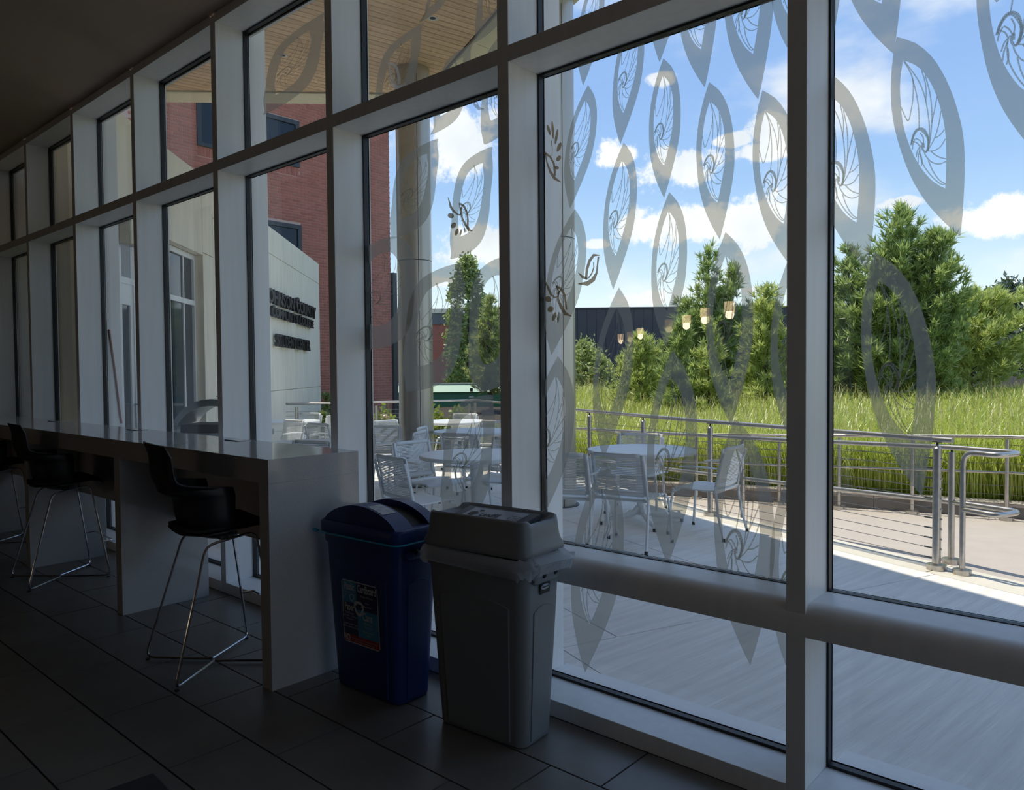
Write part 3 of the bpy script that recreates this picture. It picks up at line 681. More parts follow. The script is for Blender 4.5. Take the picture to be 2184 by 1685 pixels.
for k in range(5):
    for j in range(-5, 2):
        MB().box(5.52 + 2.4 * k, 5.51 + 2.4 * (k + 1), .40 + 3.0 * j, .39 + 3.0 * (j + 1), -.3, 0).build('slab', PATH, pz)
# planter kerb with a paler top, soil rising behind it
kb = struct('planter_kerb', 'low stone kerb along the grass bed')
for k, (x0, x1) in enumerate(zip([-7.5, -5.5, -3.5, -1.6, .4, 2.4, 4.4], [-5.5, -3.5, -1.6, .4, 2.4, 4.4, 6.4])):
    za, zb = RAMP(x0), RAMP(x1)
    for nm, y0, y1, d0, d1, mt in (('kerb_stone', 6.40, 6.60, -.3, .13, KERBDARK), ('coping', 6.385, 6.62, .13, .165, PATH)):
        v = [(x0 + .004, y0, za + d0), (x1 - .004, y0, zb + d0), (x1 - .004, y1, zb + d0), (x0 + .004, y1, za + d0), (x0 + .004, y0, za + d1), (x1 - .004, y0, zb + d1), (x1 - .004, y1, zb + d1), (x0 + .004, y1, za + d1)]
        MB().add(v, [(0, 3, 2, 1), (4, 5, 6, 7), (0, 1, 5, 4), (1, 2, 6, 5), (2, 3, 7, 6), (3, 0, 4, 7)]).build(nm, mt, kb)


def bed_z(x, y):
    if y < 6.6: return RAMP(x) + .05
    return RAMP(x) * max(0, 1 - (y - 6.6) / 6) + .05 + .42 * min(1.0, (y - 6.6) / 6.5) - .02 * max(0, y - 16)


bv = []; nx, ny = 30, 26
for j in range(ny + 1):
    for i in range(nx + 1):
        x = -22 + 32 * i / nx; y = 6.6 + 30 * (j / ny) ** 1.6
        bv.append((x, y, bed_z(x, y) if not (x < -7.5 and y < 9) else bed_z(x, y) - .35))
bf = [(j * (nx + 1) + i, j * (nx + 1) + i + 1, (j + 1) * (nx + 1) + i + 1, (j + 1) * (nx + 1) + i) for j in range(ny) for i in range(nx)]
o = MB().add(bv, bf).build('planting_bed', SOIL); o['kind'] = 'structure'

# ------------------------------------------------------------------ canopy over the patio
ZK = 5.5
cpz = struct('canopy', 'timber-lined canopy with cream metal edge over the patio')
CORN = (-7.22, 4.82); E1 = (4.2, -.33); F1 = (-12.6, -.55)
d1 = np.array([E1[0] - CORN[0], E1[1] - CORN[1]]); d1 = d1 / np.linalg.norm(d1); n1 = np.array([-d1[1], d1[0]])
if n1[1] < 0: n1 = -n1
d2 = np.array([F1[0] - CORN[0], F1[1] - CORN[1]]); d2 = d2 / np.linalg.norm(d2); n2_ = np.array([d2[1], -d2[0]])
if n2_[1] < 0: n2_ = -n2_
soff = [(E1[0], .37), E1 if E1[1] > .37 else (E1[0], .37), CORN, (-11.66, .37)]
t_ = (.37 - CORN[1]) / d1[1]; soff = [(CORN[0] + d1[0] * t_, .37), CORN, (CORN[0] + d2[0] * (.37 - CORN[1]) / d2[1], .37)]
pd = np.array([.23, .973]); pn = np.array([.973, -.23]); pw = .112
k0 = int(min(np.dot(pn, p) for p in soff) / pw) - 1; k1 = int(max(np.dot(pn, p) for p in soff) / pw) + 1
for k in range(k0, k1 + 1):
    q = clip(list(soff), [(pn[0], pn[1], (k + 1) * pw - .006), (-pn[0], -pn[1], -k * pw - .006)])
    if len(q) >= 3: MB().prism(q, ZK, ZK + .018).build('plank', WOOD, cpz)
MB().prism(soff, ZK + .022, ZK + .03).build('backing', GASKET, cpz)
OW = .86
c2 = np.array(CORN); oc = c2 + n1 * OW + n2_ * OW * (1 - np.dot(n1, n2_)) / max(1e-6, 1 - np.dot(n1, n2_) ** 2) if False else None
# outer corner: intersection of the two offset edges
A_ = np.array([n1, n2_]); B_ = np.array([np.dot(n1, c2) + OW, np.dot(n2_, c2) + OW]); OC = np.linalg.solve(A_, B_)
e_in = np.array(soff[0]); f_in = np.array(soff[2])
MB().prism([tuple(e_in + n1 * OW * .9 + d1 * .6), tuple(OC - n1 * .05 - n2_ * .05), tuple(f_in + n2_ * OW * .9 + d2 * .6)], ZK + .14, ZK + .40).build('roof_deck', FASCIA, cpz)
# black shadow gap, edge trim and tapered edge panels
for (p0, p1, nn, o1) in ((c2, e_in, n1, OC), (c2, f_in, n2_, OC)):
    L_ = np.linalg.norm(p1 - p0); dd = (p1 - p0) / L_; nseg = 6 if L_ > 7 else 4
    MB().prism([tuple(p0), tuple(p1), tuple(p1 + nn * .035), tuple(p0 + nn * .035)], ZK + .03, ZK + .05).build('shadow_gap', GASKET, cpz)
    MB().prism([tuple(p0 + nn * .035), tuple(p1 + nn * .035), tuple(p1 + nn * .10), tuple(p0 + nn * .10)], ZK - .015, ZK + .03).build('edge_trim', FASCIA, cpz)
    for s_ in range(nseg):
        ta, tb = s_ / nseg, (s_ + 1) / nseg
        a_in = p0 + (p1 - p0) * ta + nn * .105; b_in = p0 + (p1 - p0) * tb + nn * .105
        sh = np.linalg.norm(o1 - (p0 + nn * OW)); o_s = o1 - p0
        oa = (o1 + (p1 + nn * OW - o1) * ta); ob = (o1 + (p1 + nn * OW - o1) * tb)
        e = dd * .006
        v = [(*(a_in + e), ZK + .0), (*(b_in - e), ZK + .0), (*(ob - e), ZK + .13), (*(oa + e), ZK + .13),
             (*(a_in + e), ZK + .03), (*(b_in - e), ZK + .03), (*(ob - e), ZK + .30), (*(oa + e), ZK + .30)]
        MB().add(v, [(0, 3, 2, 1), (4, 5, 6, 7), (0, 1, 5, 4), (1, 2, 6, 5), (2, 3, 7, 6), (3, 0, 4, 7)]).build('edge_panel', FASCIA, cpz)
for k, (x, y, lb) in enumerate([(-7.54, 2.76, 'round recessed downlight with white ring, in the soffit near the brick wall'), (-5.42, 3.36, 'round recessed downlight with white ring, in the soffit near the sky-side edge')]):
    t = thing('downlight', lb, 'light', (x, y, ZK), 0, 'soffit downlights')
    n = 24; ring = []
    for rad, z in ((.035, -.002), (.06, -.006), (.06, .0), (.035, .004)): ring.append([(rad * math.cos(2 * math.pi * j / n), rad * math.sin(2 * math.pi * j / n), z) for j in range(n)])
    MB().loft(ring + [ring[0]], False, False).build('trim_ring', LAMPWHITE, t, smooth=True)
    MB().cyl(0, 0, -.001, .003, .035).build('lens', DARKGREY, t)

# round columns
for x, y, lb in ((-6.70, 4.16, 'tall round metal-clad column behind the patio chairs and the brick corner'), (-4.33, 4.16, 'tall round metal-clad column half hidden behind the wide white fin')):
    c = struct('column', lb, (x, y, 0))
    for z0, z1 in ((.0, 2.975), (2.983, 5.62)):
        n = 40; r = .2275
        MB().loft([[(r * math.cos(2 * math.pi * j / n), r * math.sin(2 * math.pi * j / n), z) for j in range(n)] for z in (z0 + .002, z1)]).build('cladding', COLUMN, c, smooth=True)
    MB().cyl(0, 0, 0, 5.5, .222).build('core', DARKGREY, c)
    MB().cyl(0, 0, .0, .012, .262).build('base_ring', DARKGREY, c)
    a = R(-28); MB().box(.226 * math.cos(a) - .004, .226 * math.cos(a) + .004, .226 * math.sin(a) - .004, .226 * math.sin(a) + .004, 0, 5.49).build('seam', DARKGREY, c)

# ------------------------------------------------------------------ entrance wall at 45 degrees
TW = math.atan2(.701, -.713)
ew = struct('entrance_wall', 'pale precast concrete wall set at an angle beyond the windows', (-6.859, .456, -.0825)); ew.rotation_euler = (0, 0, TW); ew.scale = (1.055, 1.055, 1.055)
g_ = .004
for t0, t1, z0, z1 in [(.06, 1.18, 2.9, 3.985), (1.0, 1.18, 0, 2.9), (1.18, 2.385, 2.985, 3.985), (2.385, 2.78, 0, 3.02), (2.385, 2.78, 3.02, 3.985), (2.78, 5.2, 0, 1.22), (5.2, 7.65, 0, 1.22), (7.65, 10.12, 0, 1.22), (2.78, 5.2, 1.22, 3.53), (5.2, 7.65, 1.22, 3.53), (7.65, 10.12, 1.22, 3.53), (2.78, 5.2, 3.53, 3.985), (5.2, 7.65, 3.53, 3.985), (7.65, 10.12, 3.53, 3.985)]:
    MB().box(t0 + g_, t1 - g_, 0, .42 if t0 > .5 else .06, z0 + (g_ if z0 else 0), z1 - g_).build('panel', PRECAST, ew, bevel=.004, seg=1)
MB().box(2.4, 10.1, .03, .40, .0, 3.97).build('core', PRECAST, ew)
# the tall window beside the door
w = struct('window_30'); w.parent = ew
MB().box(1.2, 2.38, .130, .140, .05, 2.95).build('pane', DARKGLASS, w)
f = MB()
for b in ((1.18, 1.23, 0, 2.98), (2.34, 2.385, 0, 2.98)): f.box(b[0], b[1], .10, .16, b[2], b[3])
for z in (0, 2.36, 2.92): f.box(1.23, 2.34, .10, .16, z, z + .06)
f.box(2.02, 2.05, .115, .155, 0, 2.95)
f.build('frame', FRAME, w)
# door at the corner
w = struct('door_1'); w.parent = ew
f = MB()
for b in ((.05, .10, 0, 2.9), (.36, .42, 0, 2.38), (.94, 1.0, 0, 2.9)): f.box(b[0], b[1], .0, .05, b[2], b[3])
for z in (2.38, 2.84): f.box(.10, .94, .0, .05, z, z + .06)
f.box(.10, .36, .01, .05, 2.18, 2.38); f.box(.10, .36, .01, .05, 0, .25); f.box(.30, .36, .01, .05, .25, 2.18)
f.build('frame', FRAME, w)
MB().box(.36, .94, .025, .035, 0, 2.84).build('pane', GLASS, w); MB().box(.10, .36, .025, .035, 2.38, 2.84).build('pane', DARKGLASS, w); MB().box(.10, .30, .025, .035, .25, 2.18).build('leaf_pane', DARKGLASS, w)
MB().tube([(.33, .02, .98), (.33, -.04, .98), (.33, -.04, 1.22), (.33, .02, 1.22)], .012).build('handle', CHROME, w, smooth=True)
t = thing('wall_lamp', 'small pale box lamp on the concrete above the entrance door', 'lamp', (0, 0, 0)); 
pm = Matrix.Translation((-6.859, .456, -.0825)) @ Matrix.Rotation(TW, 4, 'Z') @ Matrix.Scale(1.055, 4)
t.matrix_world = pm @ Matrix.Translation((.13, -.01, 2.73))
MB().box(-.10, .10, -.12, 0, 0, .23).build('housing', PRECAST, t, bevel=.012)
MB().box(-.08, .08, -.10, -.02, -.004, .0).build('lens', LAMPWHITE, t)
# return wall beyond the door
o = MB().box(-10.7, -9.75, 1.0, 1.5, 0, 5.4).build('wall_pier', PRECAST); o['kind'] = 'structure'
o = MB().box(-40, -13.2, .4, 4.5, -.3, -.01).build('court_paving', PATH); o['kind'] = 'structure'
# raised black lettering
sg = thing('wall_sign', 'raised black lettering mounted on the pale concrete wall', 'sign'); sg.matrix_world = pm
for txt, x0, x1, zb, zt, big in (('JOHNSON COUNTY', 5.12, 9.33, 2.69, 2.92, 1.22), ('COMMUNITY COLLEGE', 5.50, 9.06, 2.47, 2.63, 1.12), ('STUDENT CENTER', 5.80, 8.66, 1.985, 2.19, 1.0)):
    n = len(txt); wd = []
    for ch in txt:
        if ch == ' ': wd.append(.34); continue
        v, f_ = text_geo(ch, 1.0); xs_ = [p[0] for p in v]; wd.append(max(xs_) - min(xs_) + .13)
    k = (x1 - x0) / sum(wd); x = x0; cap = zt - zb
    for j, ch in enumerate(txt):
        if ch != ' ':
            first = j == 0 or txt[j - 1] == ' '
            v, f_ = text_geo(ch, 1.0, bold=.022, depth=.5); xm = min(p[0] for p in v); ym = max(p[1] for p in v)
            sc = cap / .70 * (big if first else 1.0)
            MB().add([(x + (p[0] - xm) * k, -.03 - (p[2] + .5) * .05, zb + p[1] * sc) for p in v], f_).build('letter', LETTERS, sg)
        x += wd[j] * k

# ------------------------------------------------------------------ brick building
XB = -15.0
bb = thing('brick_building', 'red brick building with dark windows rising behind the concrete wall', 'building', (XB, 0, 0))
MB().box(-8, -.012, 2.0, 10.56, -.6, 9.2).build('wall', MORTAR, bb)
MB().box(-8.1, .05, 1.9, 10.66, 9.2, 9.4).build('coping', FASCIA, bb)
WIN = [(5.28, 7.80, 6.45, 7.55), (5.28, 7.82, 3.55, 5.08), (8.8 + 90, 0, 0, 0)]
bricks = []
CH = .0677; BL = .203
for r_ in range(int(.2 / CH), int(8.6 / CH)):
    z = r_ * CH
    for k in range(int(2.2 / BL), int(10.7 / BL) + 1):
        y = k * BL + (BL / 2 if r_ % 2 else 0); y0, y1 = y + .007, y + BL - .007
        if y0 < 3.8: continue
        y1 = min(y1, 10.56)
        if y1 - y0 < .03: continue
        cut = False
        for a, b, c, d in WIN:
            if c < z + CH and z < d + .0 and y1 > a and y0 < b:
                if y0 < a - .04: y1 = a
                elif y1 > b + .04: y0 = b
                else: cut = True
            if d and c - .21 < z + CH / 2 < c and a < (y0 + y1) / 2 < b: cut = True
        if not cut: bricks.append((y0, y1, z + .007, z + CH - .007))
for a, b, c, d in WIN[:2]:
    for k in range(int((b - a) / .0677)):
        bricks.append((a + k * .0677 + .005, a + (k + 1) * .0677 - .005, c - .208, c - .008))
# the 300 bricks that show largest: nearest ones above the concrete wall
vis = [b for b in bricks if b[2] > 5.6 and b[3] < 7.75 and b[0] < 8.4 and b[1] - b[0] > .18]
vis.sort(key=lambda b: (b[0] + 2.5) ** 2 + (b[2] - 1.5) ** 2)
vis = vis[:300]; vs_ = set(vis); bm_ = MB().box(0, .006, -.0965, .0965, -.02685, .02685)
bme = bm_.mesh('brick', BRICKM)
for b in vis:
    o = link('brick', bme, bb); o.location = (-.008 + rnd.uniform(-.001, .003), (b[0] + b[1]) / 2, (b[2] + b[3]) / 2); o.scale = (1, (b[1] - b[0]) / .193, 1)
mb = MB()
for b in bricks:
    if b not in vs_: mb.box(-.012, -.002 + rnd.uniform(-.002, .003), b[0], b[1], b[2], b[3])
o = mb.build('brickwork', BRICKM, bb); o['kind'] = 'stuff'
for a, b, c, d in WIN[:2]:
    f = MB()
    for q in ((a, a + .10, c, d), (b - .10, b, c, d), (a + .10, b - .10, c, c + .08), (a + .10, b - .10, d - .10, d), ((a + b) / 2 - .05, (a + b) / 2 + .05, c + .08, d - .1)): f.box(-.10, .03, q[0], q[1], q[2], q[3])
    fo = f.build('window_frame', DARKFRAME, bb)
    MB().box(-.0118, -.007, a + .1, b - .1, c + .08, d - .10).build('pane', DARKGLASS, fo)
MB().box(-.3, .06, 10.58, 10.72, .0, 4.2).build('downpipe', DARKFRAME, bb)

bb.location = (-15.6, .095, -.056); bb.scale = (1.0375,) * 3

# ------------------------------------------------------------------ buildings and fence far beyond
CX, CY_ = CAM_P[0], CAM_P[1]; FW = (-.66537, .74645); RT = (.74700, .66490)


def far(px, depth):
    """ground point seen in picture column px at that depth"""
    s = (px - 1092) / 1616.23 * depth
    return CX + FW[0] * depth + RT[0] * s, CY_ + FW[1] * depth + RT[1] * s


AV = math.atan2(.6649, .7470)
fx, fy = far(836, 35)
t = thing('brick_hall', 'low distant brick hall with a slate-grey parapet band', 'building', (fx, fy, 0), AV)
MB().box(0, 3.2, 0, 5, -1, 3.75).build('wall', BRICKM, t); MB().box(-.05, 3.25, -.06, 5, 3.75, 4.25).build('parapet', SLATE, t); MB().box(-.08, 3.28, -.10, 5, 4.25, 4.46).build('coping', FASCIA, t)
MB().box(-1.0, 0, .3, 5, -1, 3.95).build('side_wall', CHARCOAL, t)
fx, fy = far(994, 34)
t = thing('metal_hall', 'long dark charcoal metal-clad hall beyond the trees', 'building', (fx, fy, 0), AV)
MB().box(0, 17.5, .03, 8, -1.5, 4.30).build('wall', CHARCOAL, t)
pm_ = MB().box(.006, .414, -.02, .03, -1.5, 4.30).mesh('panel', CHARCOAL)
for k in range(42):
    o = link('panel', pm_, t); o.location = (k * .42, rnd.uniform(-.004, .004), 0)
MB().box(-.05, 17.7, -.06, 8, 4.30, 4.37).build('coping', DARKFRAME, t)
fx, fy = far(835, 23)
t = thing('green_container', 'long green metal container with pale green lid behind the far railing', 'container', (fx, fy, -.3), AV + R(-4))
MB().box(0, 3.55, 0, 1.5, -.6, 1.22).build('body', GREENDARK, t, bevel=.02)
MB().add([(-.03, -.05, 1.22), (3.58, -.05, 1.22), (3.58, .25, 1.46), (-.03, .25, 1.46), (-.03, 1.55, 1.46), (3.58, 1.55, 1.46), (-.03, 1.55, 1.22), (3.58, 1.55, 1.22)],
         [(0, 1, 2, 3), (3, 2, 5, 4), (4, 5, 7, 6), (0, 3, 4, 6), (1, 7, 5, 2), (0, 6, 7, 1)]).build('lid', GREENLIGHT, t)
MB().box(-.04, 3.6, .22, .30, 1.455, 1.50).build('lid_edge', FASCIA, t)
MB().box(2.38, 2.52, -.02, 0, 1.05, 1.10).build('tag', LAMPWHITE, t); MB().box(2.42, 2.50, -.07, -.03, 1.24, 1.34).build('latch', BLACK, t)
fx, fy = far(1100, 27)
t = thing('loading_shelter', 'low white shelter with a dark opening, glimpsed under the tube rail', 'shelter', (fx, fy, -.5), AV)
MB().box(0, 3.2, 0, 1.6, .15, .62).build('wall', LAMPWHITE, t); MB().box(0, 3.1, -.03, 1.6, -.3, .15).build('opening', BLACK, t); MB().box(2.32, 2.50, -.05, .02, .1, .45).build('post', BLACK, t)
MB().box(2.9, 3.2, -.04, 1.0, -.3, .62).build('side_panel', FENCEWOOD, t)
fx, fy = far(1980, 23)
t = thing('picket_fence', 'weathered board fence behind the grass, in front of the magnolia', 'fence', (fx, fy, .0), AV)
pk = MB().box(.004, .126, 0, .022, -.3, 1.25).mesh('picket', FENCEWOOD)
for k in range(48):
    o = link('picket', pk, t); o.location = (k * .13, 0, rnd.uniform(-.015, .015))
MB().box(0, 6.3, .024, .06, .9, 1.0).build('rail', FENCEWOOD, t)


# ------------------------------------------------------------------ counter
ct = thing('counter', 'long speckled grey stone bar counter with waterfall legs along the windows', 'counter', (0, 0, 0))
YF, YK = -.66, -.14; XE = -2.23; HT = 1.10
MB().box(-10.2, XE, YF, YK, HT - .115, HT).build('worktop', STONE, ct, bevel=.0015)
for x in (XE, -3.97, -5.75, -7.53, -9.31):
    MB().box(x - .085, x, YF, YK if x == XE else -.10, 0, HT - .115).build('leg', STONE, ct, bevel=.0008)
for xa_, xb_ in zip((-3.97, -5.75, -7.53, -9.31), (XE, -3.97, -5.75, -7.53)):
    MB().box(xa_, xb_ - .085, -.30, -.27, .56, HT - .115).build('apron', STONE, ct)
for x in (-3.33, -4.80, -6.52):
    o = MB().box(x - .10, x + .07, -.245, -.165, HT, HT + .003).build('outlet_cover', CHROME, ct, bevel=.001)
    MB().box(x - .095, x + .05, -.252, -.246, HT, HT + .004).build('slot', BLACK, o)

# ------------------------------------------------------------------ bar stools
def interp(tab, z):
    for (a, va), (b, vb) in zip(tab, tab[1:]):
        if a <= z <= b: return va + (vb - va) * (z - a) / (b - a)
    return tab[-1][1] if z > tab[-1][0] else tab[0][1]


def make_stool(label):
    t = thing('bar_stool', label, 'stool', group='bar stools at the stone counter')
    yb = [(.665, -.0), (.675, -.06), (.70, -.11), (.74, -.145), (.80, -.16), (.87, -.168), (.89, -.182), (.905, -.222), (.92, -.242), (.96, -.249), (1.10, -.258), (1.14, -.266), (1.16, -.282)]
    hw = [(.665, .09), (.675, .14), (.70, .185), (.76, .205), (.90, .212), (.94, .210), (.96, .205), (.99, .198), (1.04, .193), (1.14, .190), (1.155, .182), (1.16, .172)]
    ya = [(.665, .10), (.70, .07), (.80, .055), (.90, .055), (.938, .045), (.945, -.03), (.955, -.11), (.965, -.175), (.98, -.21), (1.0, -.222), (1.06, -.230), (1.10, -.236), (1.16, -.266)]
    zs = [.665, .672, .685, .70, .73, .76, .80, .85, .87, .88, .89, .8975, .905, .9125, .92, .93, .938, .9415, .945, .95, .955, .9625, .97, .98, .99, 1.005, 1.02, 1.04, 1.06, 1.10, 1.13, 1.15, 1.16]
    rings = []; n = 24
    for z in zs:
        w, b, a = interp(hw, z), interp(yb, z), interp(ya, z); g = []
        for j in range(n + 1):
            th = R(-90 + 180 * j / n); s = math.sin(th); c_ = math.cos(th)
            g.append((w * math.copysign(abs(s) ** .75, s), a - (a - b) * c_ ** .75, z))
        rings.append(g)
    o = MB().loft(rings, False, False, closed=False).build('shell', BLACKPLASTIC, t, smooth=True)
    m = o.modifiers.new('thick', 'SOLIDIFY'); m.thickness = .011; m.offset = 0
    # seat pan and cushion, with a rolled front edge
    prof = [(-.17, .700), (-.10, .694), (0, .700), (.10, .712), (.17, .718), (.22, .708), (.25, .686)]
    for nm, mt, dz, th, ws in (('seat', BLACKPLASTIC, 0, .014, .215), ('cushion', CUSHION, .015, .026, .20)):
        rg = []
        for y, z in prof:
            w = ws * (1 - .35 * max(0, (-y - .08) / .1) ** 2)
            g = []
            for u in (-1, -.9, -.5, 0, .5, .9, 1): g.append((w * u, y, z + dz + .012 * abs(u) ** 3))
            for u in (1, .9, .5, 0, -.5, -.9, -1): g.append((w * u, y, z + dz + .012 * abs(u) ** 3 + th * (1 - .5 * abs(u) ** 6)))
            rg.append(g)
        MB().loft(rg).build(nm, mt, t, smooth=True)
    # sled frame: two bent rods that cross on the floor, and a foot bar
    def bend(P, r=.045, k=4):
        out = [Vector(P[0])]
        for a, b, c_ in zip(P, P[1:], P[2:]):
            a, b, c_ = Vector(a), Vector(b), Vector(c_); u = (a - b); v = (c_ - b); d = min(r, u.length * .45, v.length * .45)
            p, q = b + u.normalized() * d, b + v.normalized() * d
            for i in range(k + 1):
                s = i / k; out.append(p * (1 - s) ** 2 + b * 2 * s * (1 - s) + q * s * s)
        out.append(Vector(P[-1])); return out
    for sx in (-1, 1):
        P = [(sx * .015, .0, .013), (sx * .27, -.265, .013), (sx * .185, -.085, .655), (sx * .185, .165, .695), (sx * .245, .27, .013), (-sx * .0 + sx * .02, .0, .013)]
        MB().tube(bend(P, .05), .0065, 8).build('frame_rod', CHROME, t, smooth=True)
        MB().cyl(sx * .262, -.255, 0, .008, .011, 12).build('foot', BLACKPLASTIC, t)
        MB().cyl(sx * .238, .258, 0, .008, .011, 12).build('foot', BLACKPLASTIC, t)
    MB().tube(bend([(-.222, .231, .27), (-.222, .30, .27), (.222, .30, .27), (.222, .231, .27)], .03), .0065, 8).build('foot_bar', CHROME, t, smooth=True)
    MB().box(-.17, .17, -.01, .03, .672, .690).build('seat_bracket', BLACKPLASTIC, t)
    return t


s0 = make_stool('black shell bar stool nearest the bins, under the counter end')
index_kids(s0)
spots = [(-2.80, -.66, R(9), None), (-5.27, -.60, R(4), 'black shell bar stool second from the bins, in front of the counter leg'),
         (-6.98, -.58, R(2), 'black shell bar stool third from the bins, cut by the left edge')]
for i, (x, y, rz, lb) in enumerate(spots):
    o = s0 if i == 0 else copy_tree(s0)
    o.location = (x, y, 0); o.rotation_euler = (0, 0, -rz)
    if lb: o['label'] = lb

# ------------------------------------------------------------------ waste bins
def bin_body(t, m, h=.76):
    rg = []
    for z, w, d, r in ((0, .425, .185, .03), (.006, .445, .205, .04), (.02, .452, .212, .045), (.55, .506, .262, .05), (.70, .518, .272, .05), (.702, .540, .285, .05), (.755, .548, .292, .05), (.76, .540, .285, .05), (.76, .515, .262, .045), (.70, .50, .25, .045), (.06, .43, .19, .04)):
        rg.append(rr(w, d, r, z, 5))
    MB().loft(rg, True, True).build('body', m, t, smooth=True)
    # raised front and end panels with arched tops
    def arch(w0, w1, z0, z1, bow, sgn):
        P = []
        for i in range(9):
            u = -1 + i / 4; P.append((u, z1 - bow * u * u))
        return [(-w0, z0), (w0, z0)] + [(w1 * u, z) for u, z in reversed(P)]
    for sgn in (-1, 1):
        A = arch(.165, .185, .02, .60, .03, 1)
        yb_ = lambda z: .5 * (.212 + (z - .02) / .53 * .05) if z < .55 else .5 * (.262 + (z - .55) / .15 * .01)
        fr = [(x, sgn * (yb_(z) - .002), z) for x, z in A]; bk = [(x * .965, sgn * (yb_(z) + .004), .02 + (z - .02) * .985 + .004) for x, z in A]
        if sgn > 0: fr, bk = fr[::-1], bk[::-1]
        MB().loft([fr, bk], True, True).build('side_panel', m, t, bevel=.0)
        A = arch(.058, .068, .02, .57, .02, 1)
        xb_ = lambda z: .5 * (.452 + (z - .02) / .53 * .054) if z < .55 else .5 * (.506 + (z - .55) / .15 * .012)
        fr = [(sgn * (xb_(z) - .002), y, z) for y, z in A]; bk = [(sgn * (xb_(z) + .004), y * .95, .02 + (z - .02) * .985 + .004) for y, z in A]
        if sgn < 0: fr, bk = fr[::-1], bk[::-1]
        MB().loft([fr, bk], True, True).build('end_panel', m, t)
        # grip under the rim, with two dark finger holes
        g = MB()
        x0 = sgn * .255
        rg = []
        for z, ex, w in ((.655, .0, .05), (.668, .018, .07), (.68, .026, .085), (.702, .030, .09)):
            rg.append([(x0 + sgn * (ex + .004), -w, z), (x0 + sgn * ex, -w - .012, z), (x0 - sgn * .02, -w - .02, z), (x0 - sgn * .02, w + .02, z), (x0 + sgn * ex, w + .012, z), (x0 + sgn * (ex + .004), w, z)])
        if sgn < 0: rg = [q[::-1] for q in rg]
        gr = g.loft(rg).build('grip', m, t, smooth=True)
        h_ = MB()
        for yy in (-.04, .04): h_.sphere((x0 + sgn * .027, yy, .700), .015, 10, 6)
        h_.build('grip_hole', BLACK, gr)


grey = thing('waste_bin', 'tall slim grey plastic bin with hooded lid and clear bag, beside the blue one', 'bin', (-1.19, -.232, 0), R(5.0), 'slim bins by the window')
bin_body(grey, GREYPLASTIC)


def hood_ring(w, d, r, z, dip):
    o = []
    for x, y, zz in rr(w, d, r, z, 6):
        f = max(0, min(1, (abs(x) / (w / 2) - .74) / .26)); f = f * f * (3 - 2 * f); g = max(0, 1 - (abs(y) / (d / 2 * .8)) ** 2)
        o.append((x, y, zz - dip * f * g))
    return o


lidm = MB().loft([hood_ring(.555, .300, .05, .775, -.012), hood_ring(.562, .306, .05, .785, -.01), hood_ring(.556, .300, .05, .80, -.008), hood_ring(.538, .280, .05, .825, -.0), hood_ring(.530, .272, .05, .85, .006), hood_ring(.524, .266, .05, .89, .018), hood_ring(.516, .258, .048, .912, .036), hood_ring(.502, .244, .045, .917, .038), hood_ring(.488, .230, .04, .914, .036),
                  hood_ring(.46, .205, .04, .900, .016), hood_ring(.44, .188, .05, .885, 0), hood_ring(.42, .170, .06, .883, 0)], False, True)
lid = lidm.build('lid', GREYPLASTIC, grey, smooth=True)
MB().add([(-.19, -.075, .886), (.19, -.075, .886), (.19, .08, .912), (-.19, .08, .912), (-.19, -.075, .883), (.19, -.075, .883), (.19, .08, .884), (-.19, .08, .884)], [(0, 1, 2, 3), (4, 7, 6, 5), (0, 4, 5, 1), (1, 5, 6, 2), (2, 6, 7, 3), (3, 7, 4, 0)]).build('flap', DARKGREY, grey)
fz = lambda y: .886 + (y + .075) / .155 * .026 + .0006
st = MB().add([(x, y, fz(y)) for x, y in ((-.145, -.062), (.145, -.062), (.145, .066), (-.145, .066))], [(0, 1, 2, 3)]).build('flap_sticker', STK_GREY, grey)
v, f_ = text_geo('Landfill', .058, bold=.0016, sx=.60)
tx = MB().add([(x - .062, y - .022, .8905) for x, y, z in v], f_)
for k in range(3):
    v, f_ = text_geo(('Trash only', 'No liquids', 'Thank you')[k], .016); tx.add([(x + .082, y + .012 - k * .018, .8905) for x, y, z in v], f_)
# little pictogram: a crumpled can and hand
for q in ([(-.125, -.02), (-.095, -.03), (-.08, .005), (-.10, .025), (-.125, .015)], [(-.09, .025), (-.07, .03), (-.075, .045), (-.10, .045)]): tx.add([(x, y, .8905) for x, y in q], [tuple(range(len(q)))])
tx.v = [(x, y, fz(y) + .0006) for x, y, z in tx.v]
tx.build('print', BLACK, st)
# clear liner bag gathered under the hood
rg = []
for j, (z, e) in enumerate(((.775, -.004), (.765, .010), (.745, .020), (.725, .016), (.712, .022), (.702, .006))):
    base = rr(.54 + 2 * e, .29 + 2 * e, .05, z, 8); o = []
    for i, (x, y, zz) in enumerate(base):
        a = i * 2.3 + j * .9; k = .006 * math.sin(a * 1.7) + .004 * math.sin(a * 4.1 + 1); end = max(0, (x - .2) / .08)
        o.append((x * (1 + k * 1.5) + (.034 * min(1, end) * math.sin(math.pi * min(1, (.785 - z) / .085))), y * (1 + k * 2), zz + .012 * math.sin(a * .8) * (j / 5) + (.012 if end > 0 else 0) * math.sin(a * 3)))
    rg.append(o)
MB().loft(rg, False, False).build('liner_bag', BAG, grey, smooth=True)
pl = MB()
for i in range(22):
    y = -.10 + i * .0085; pl.tube([(.282 + .003 * math.sin(i * 2.1), y * .9, .768), (.322 + .004 * math.sin(i * 1.3), y * 1.25 + .01, .742), (.304, y * 1.45 + .012 * math.sin(i), .708)], .0013, 4)
pl.build('bag_pleats', BAG, grey)
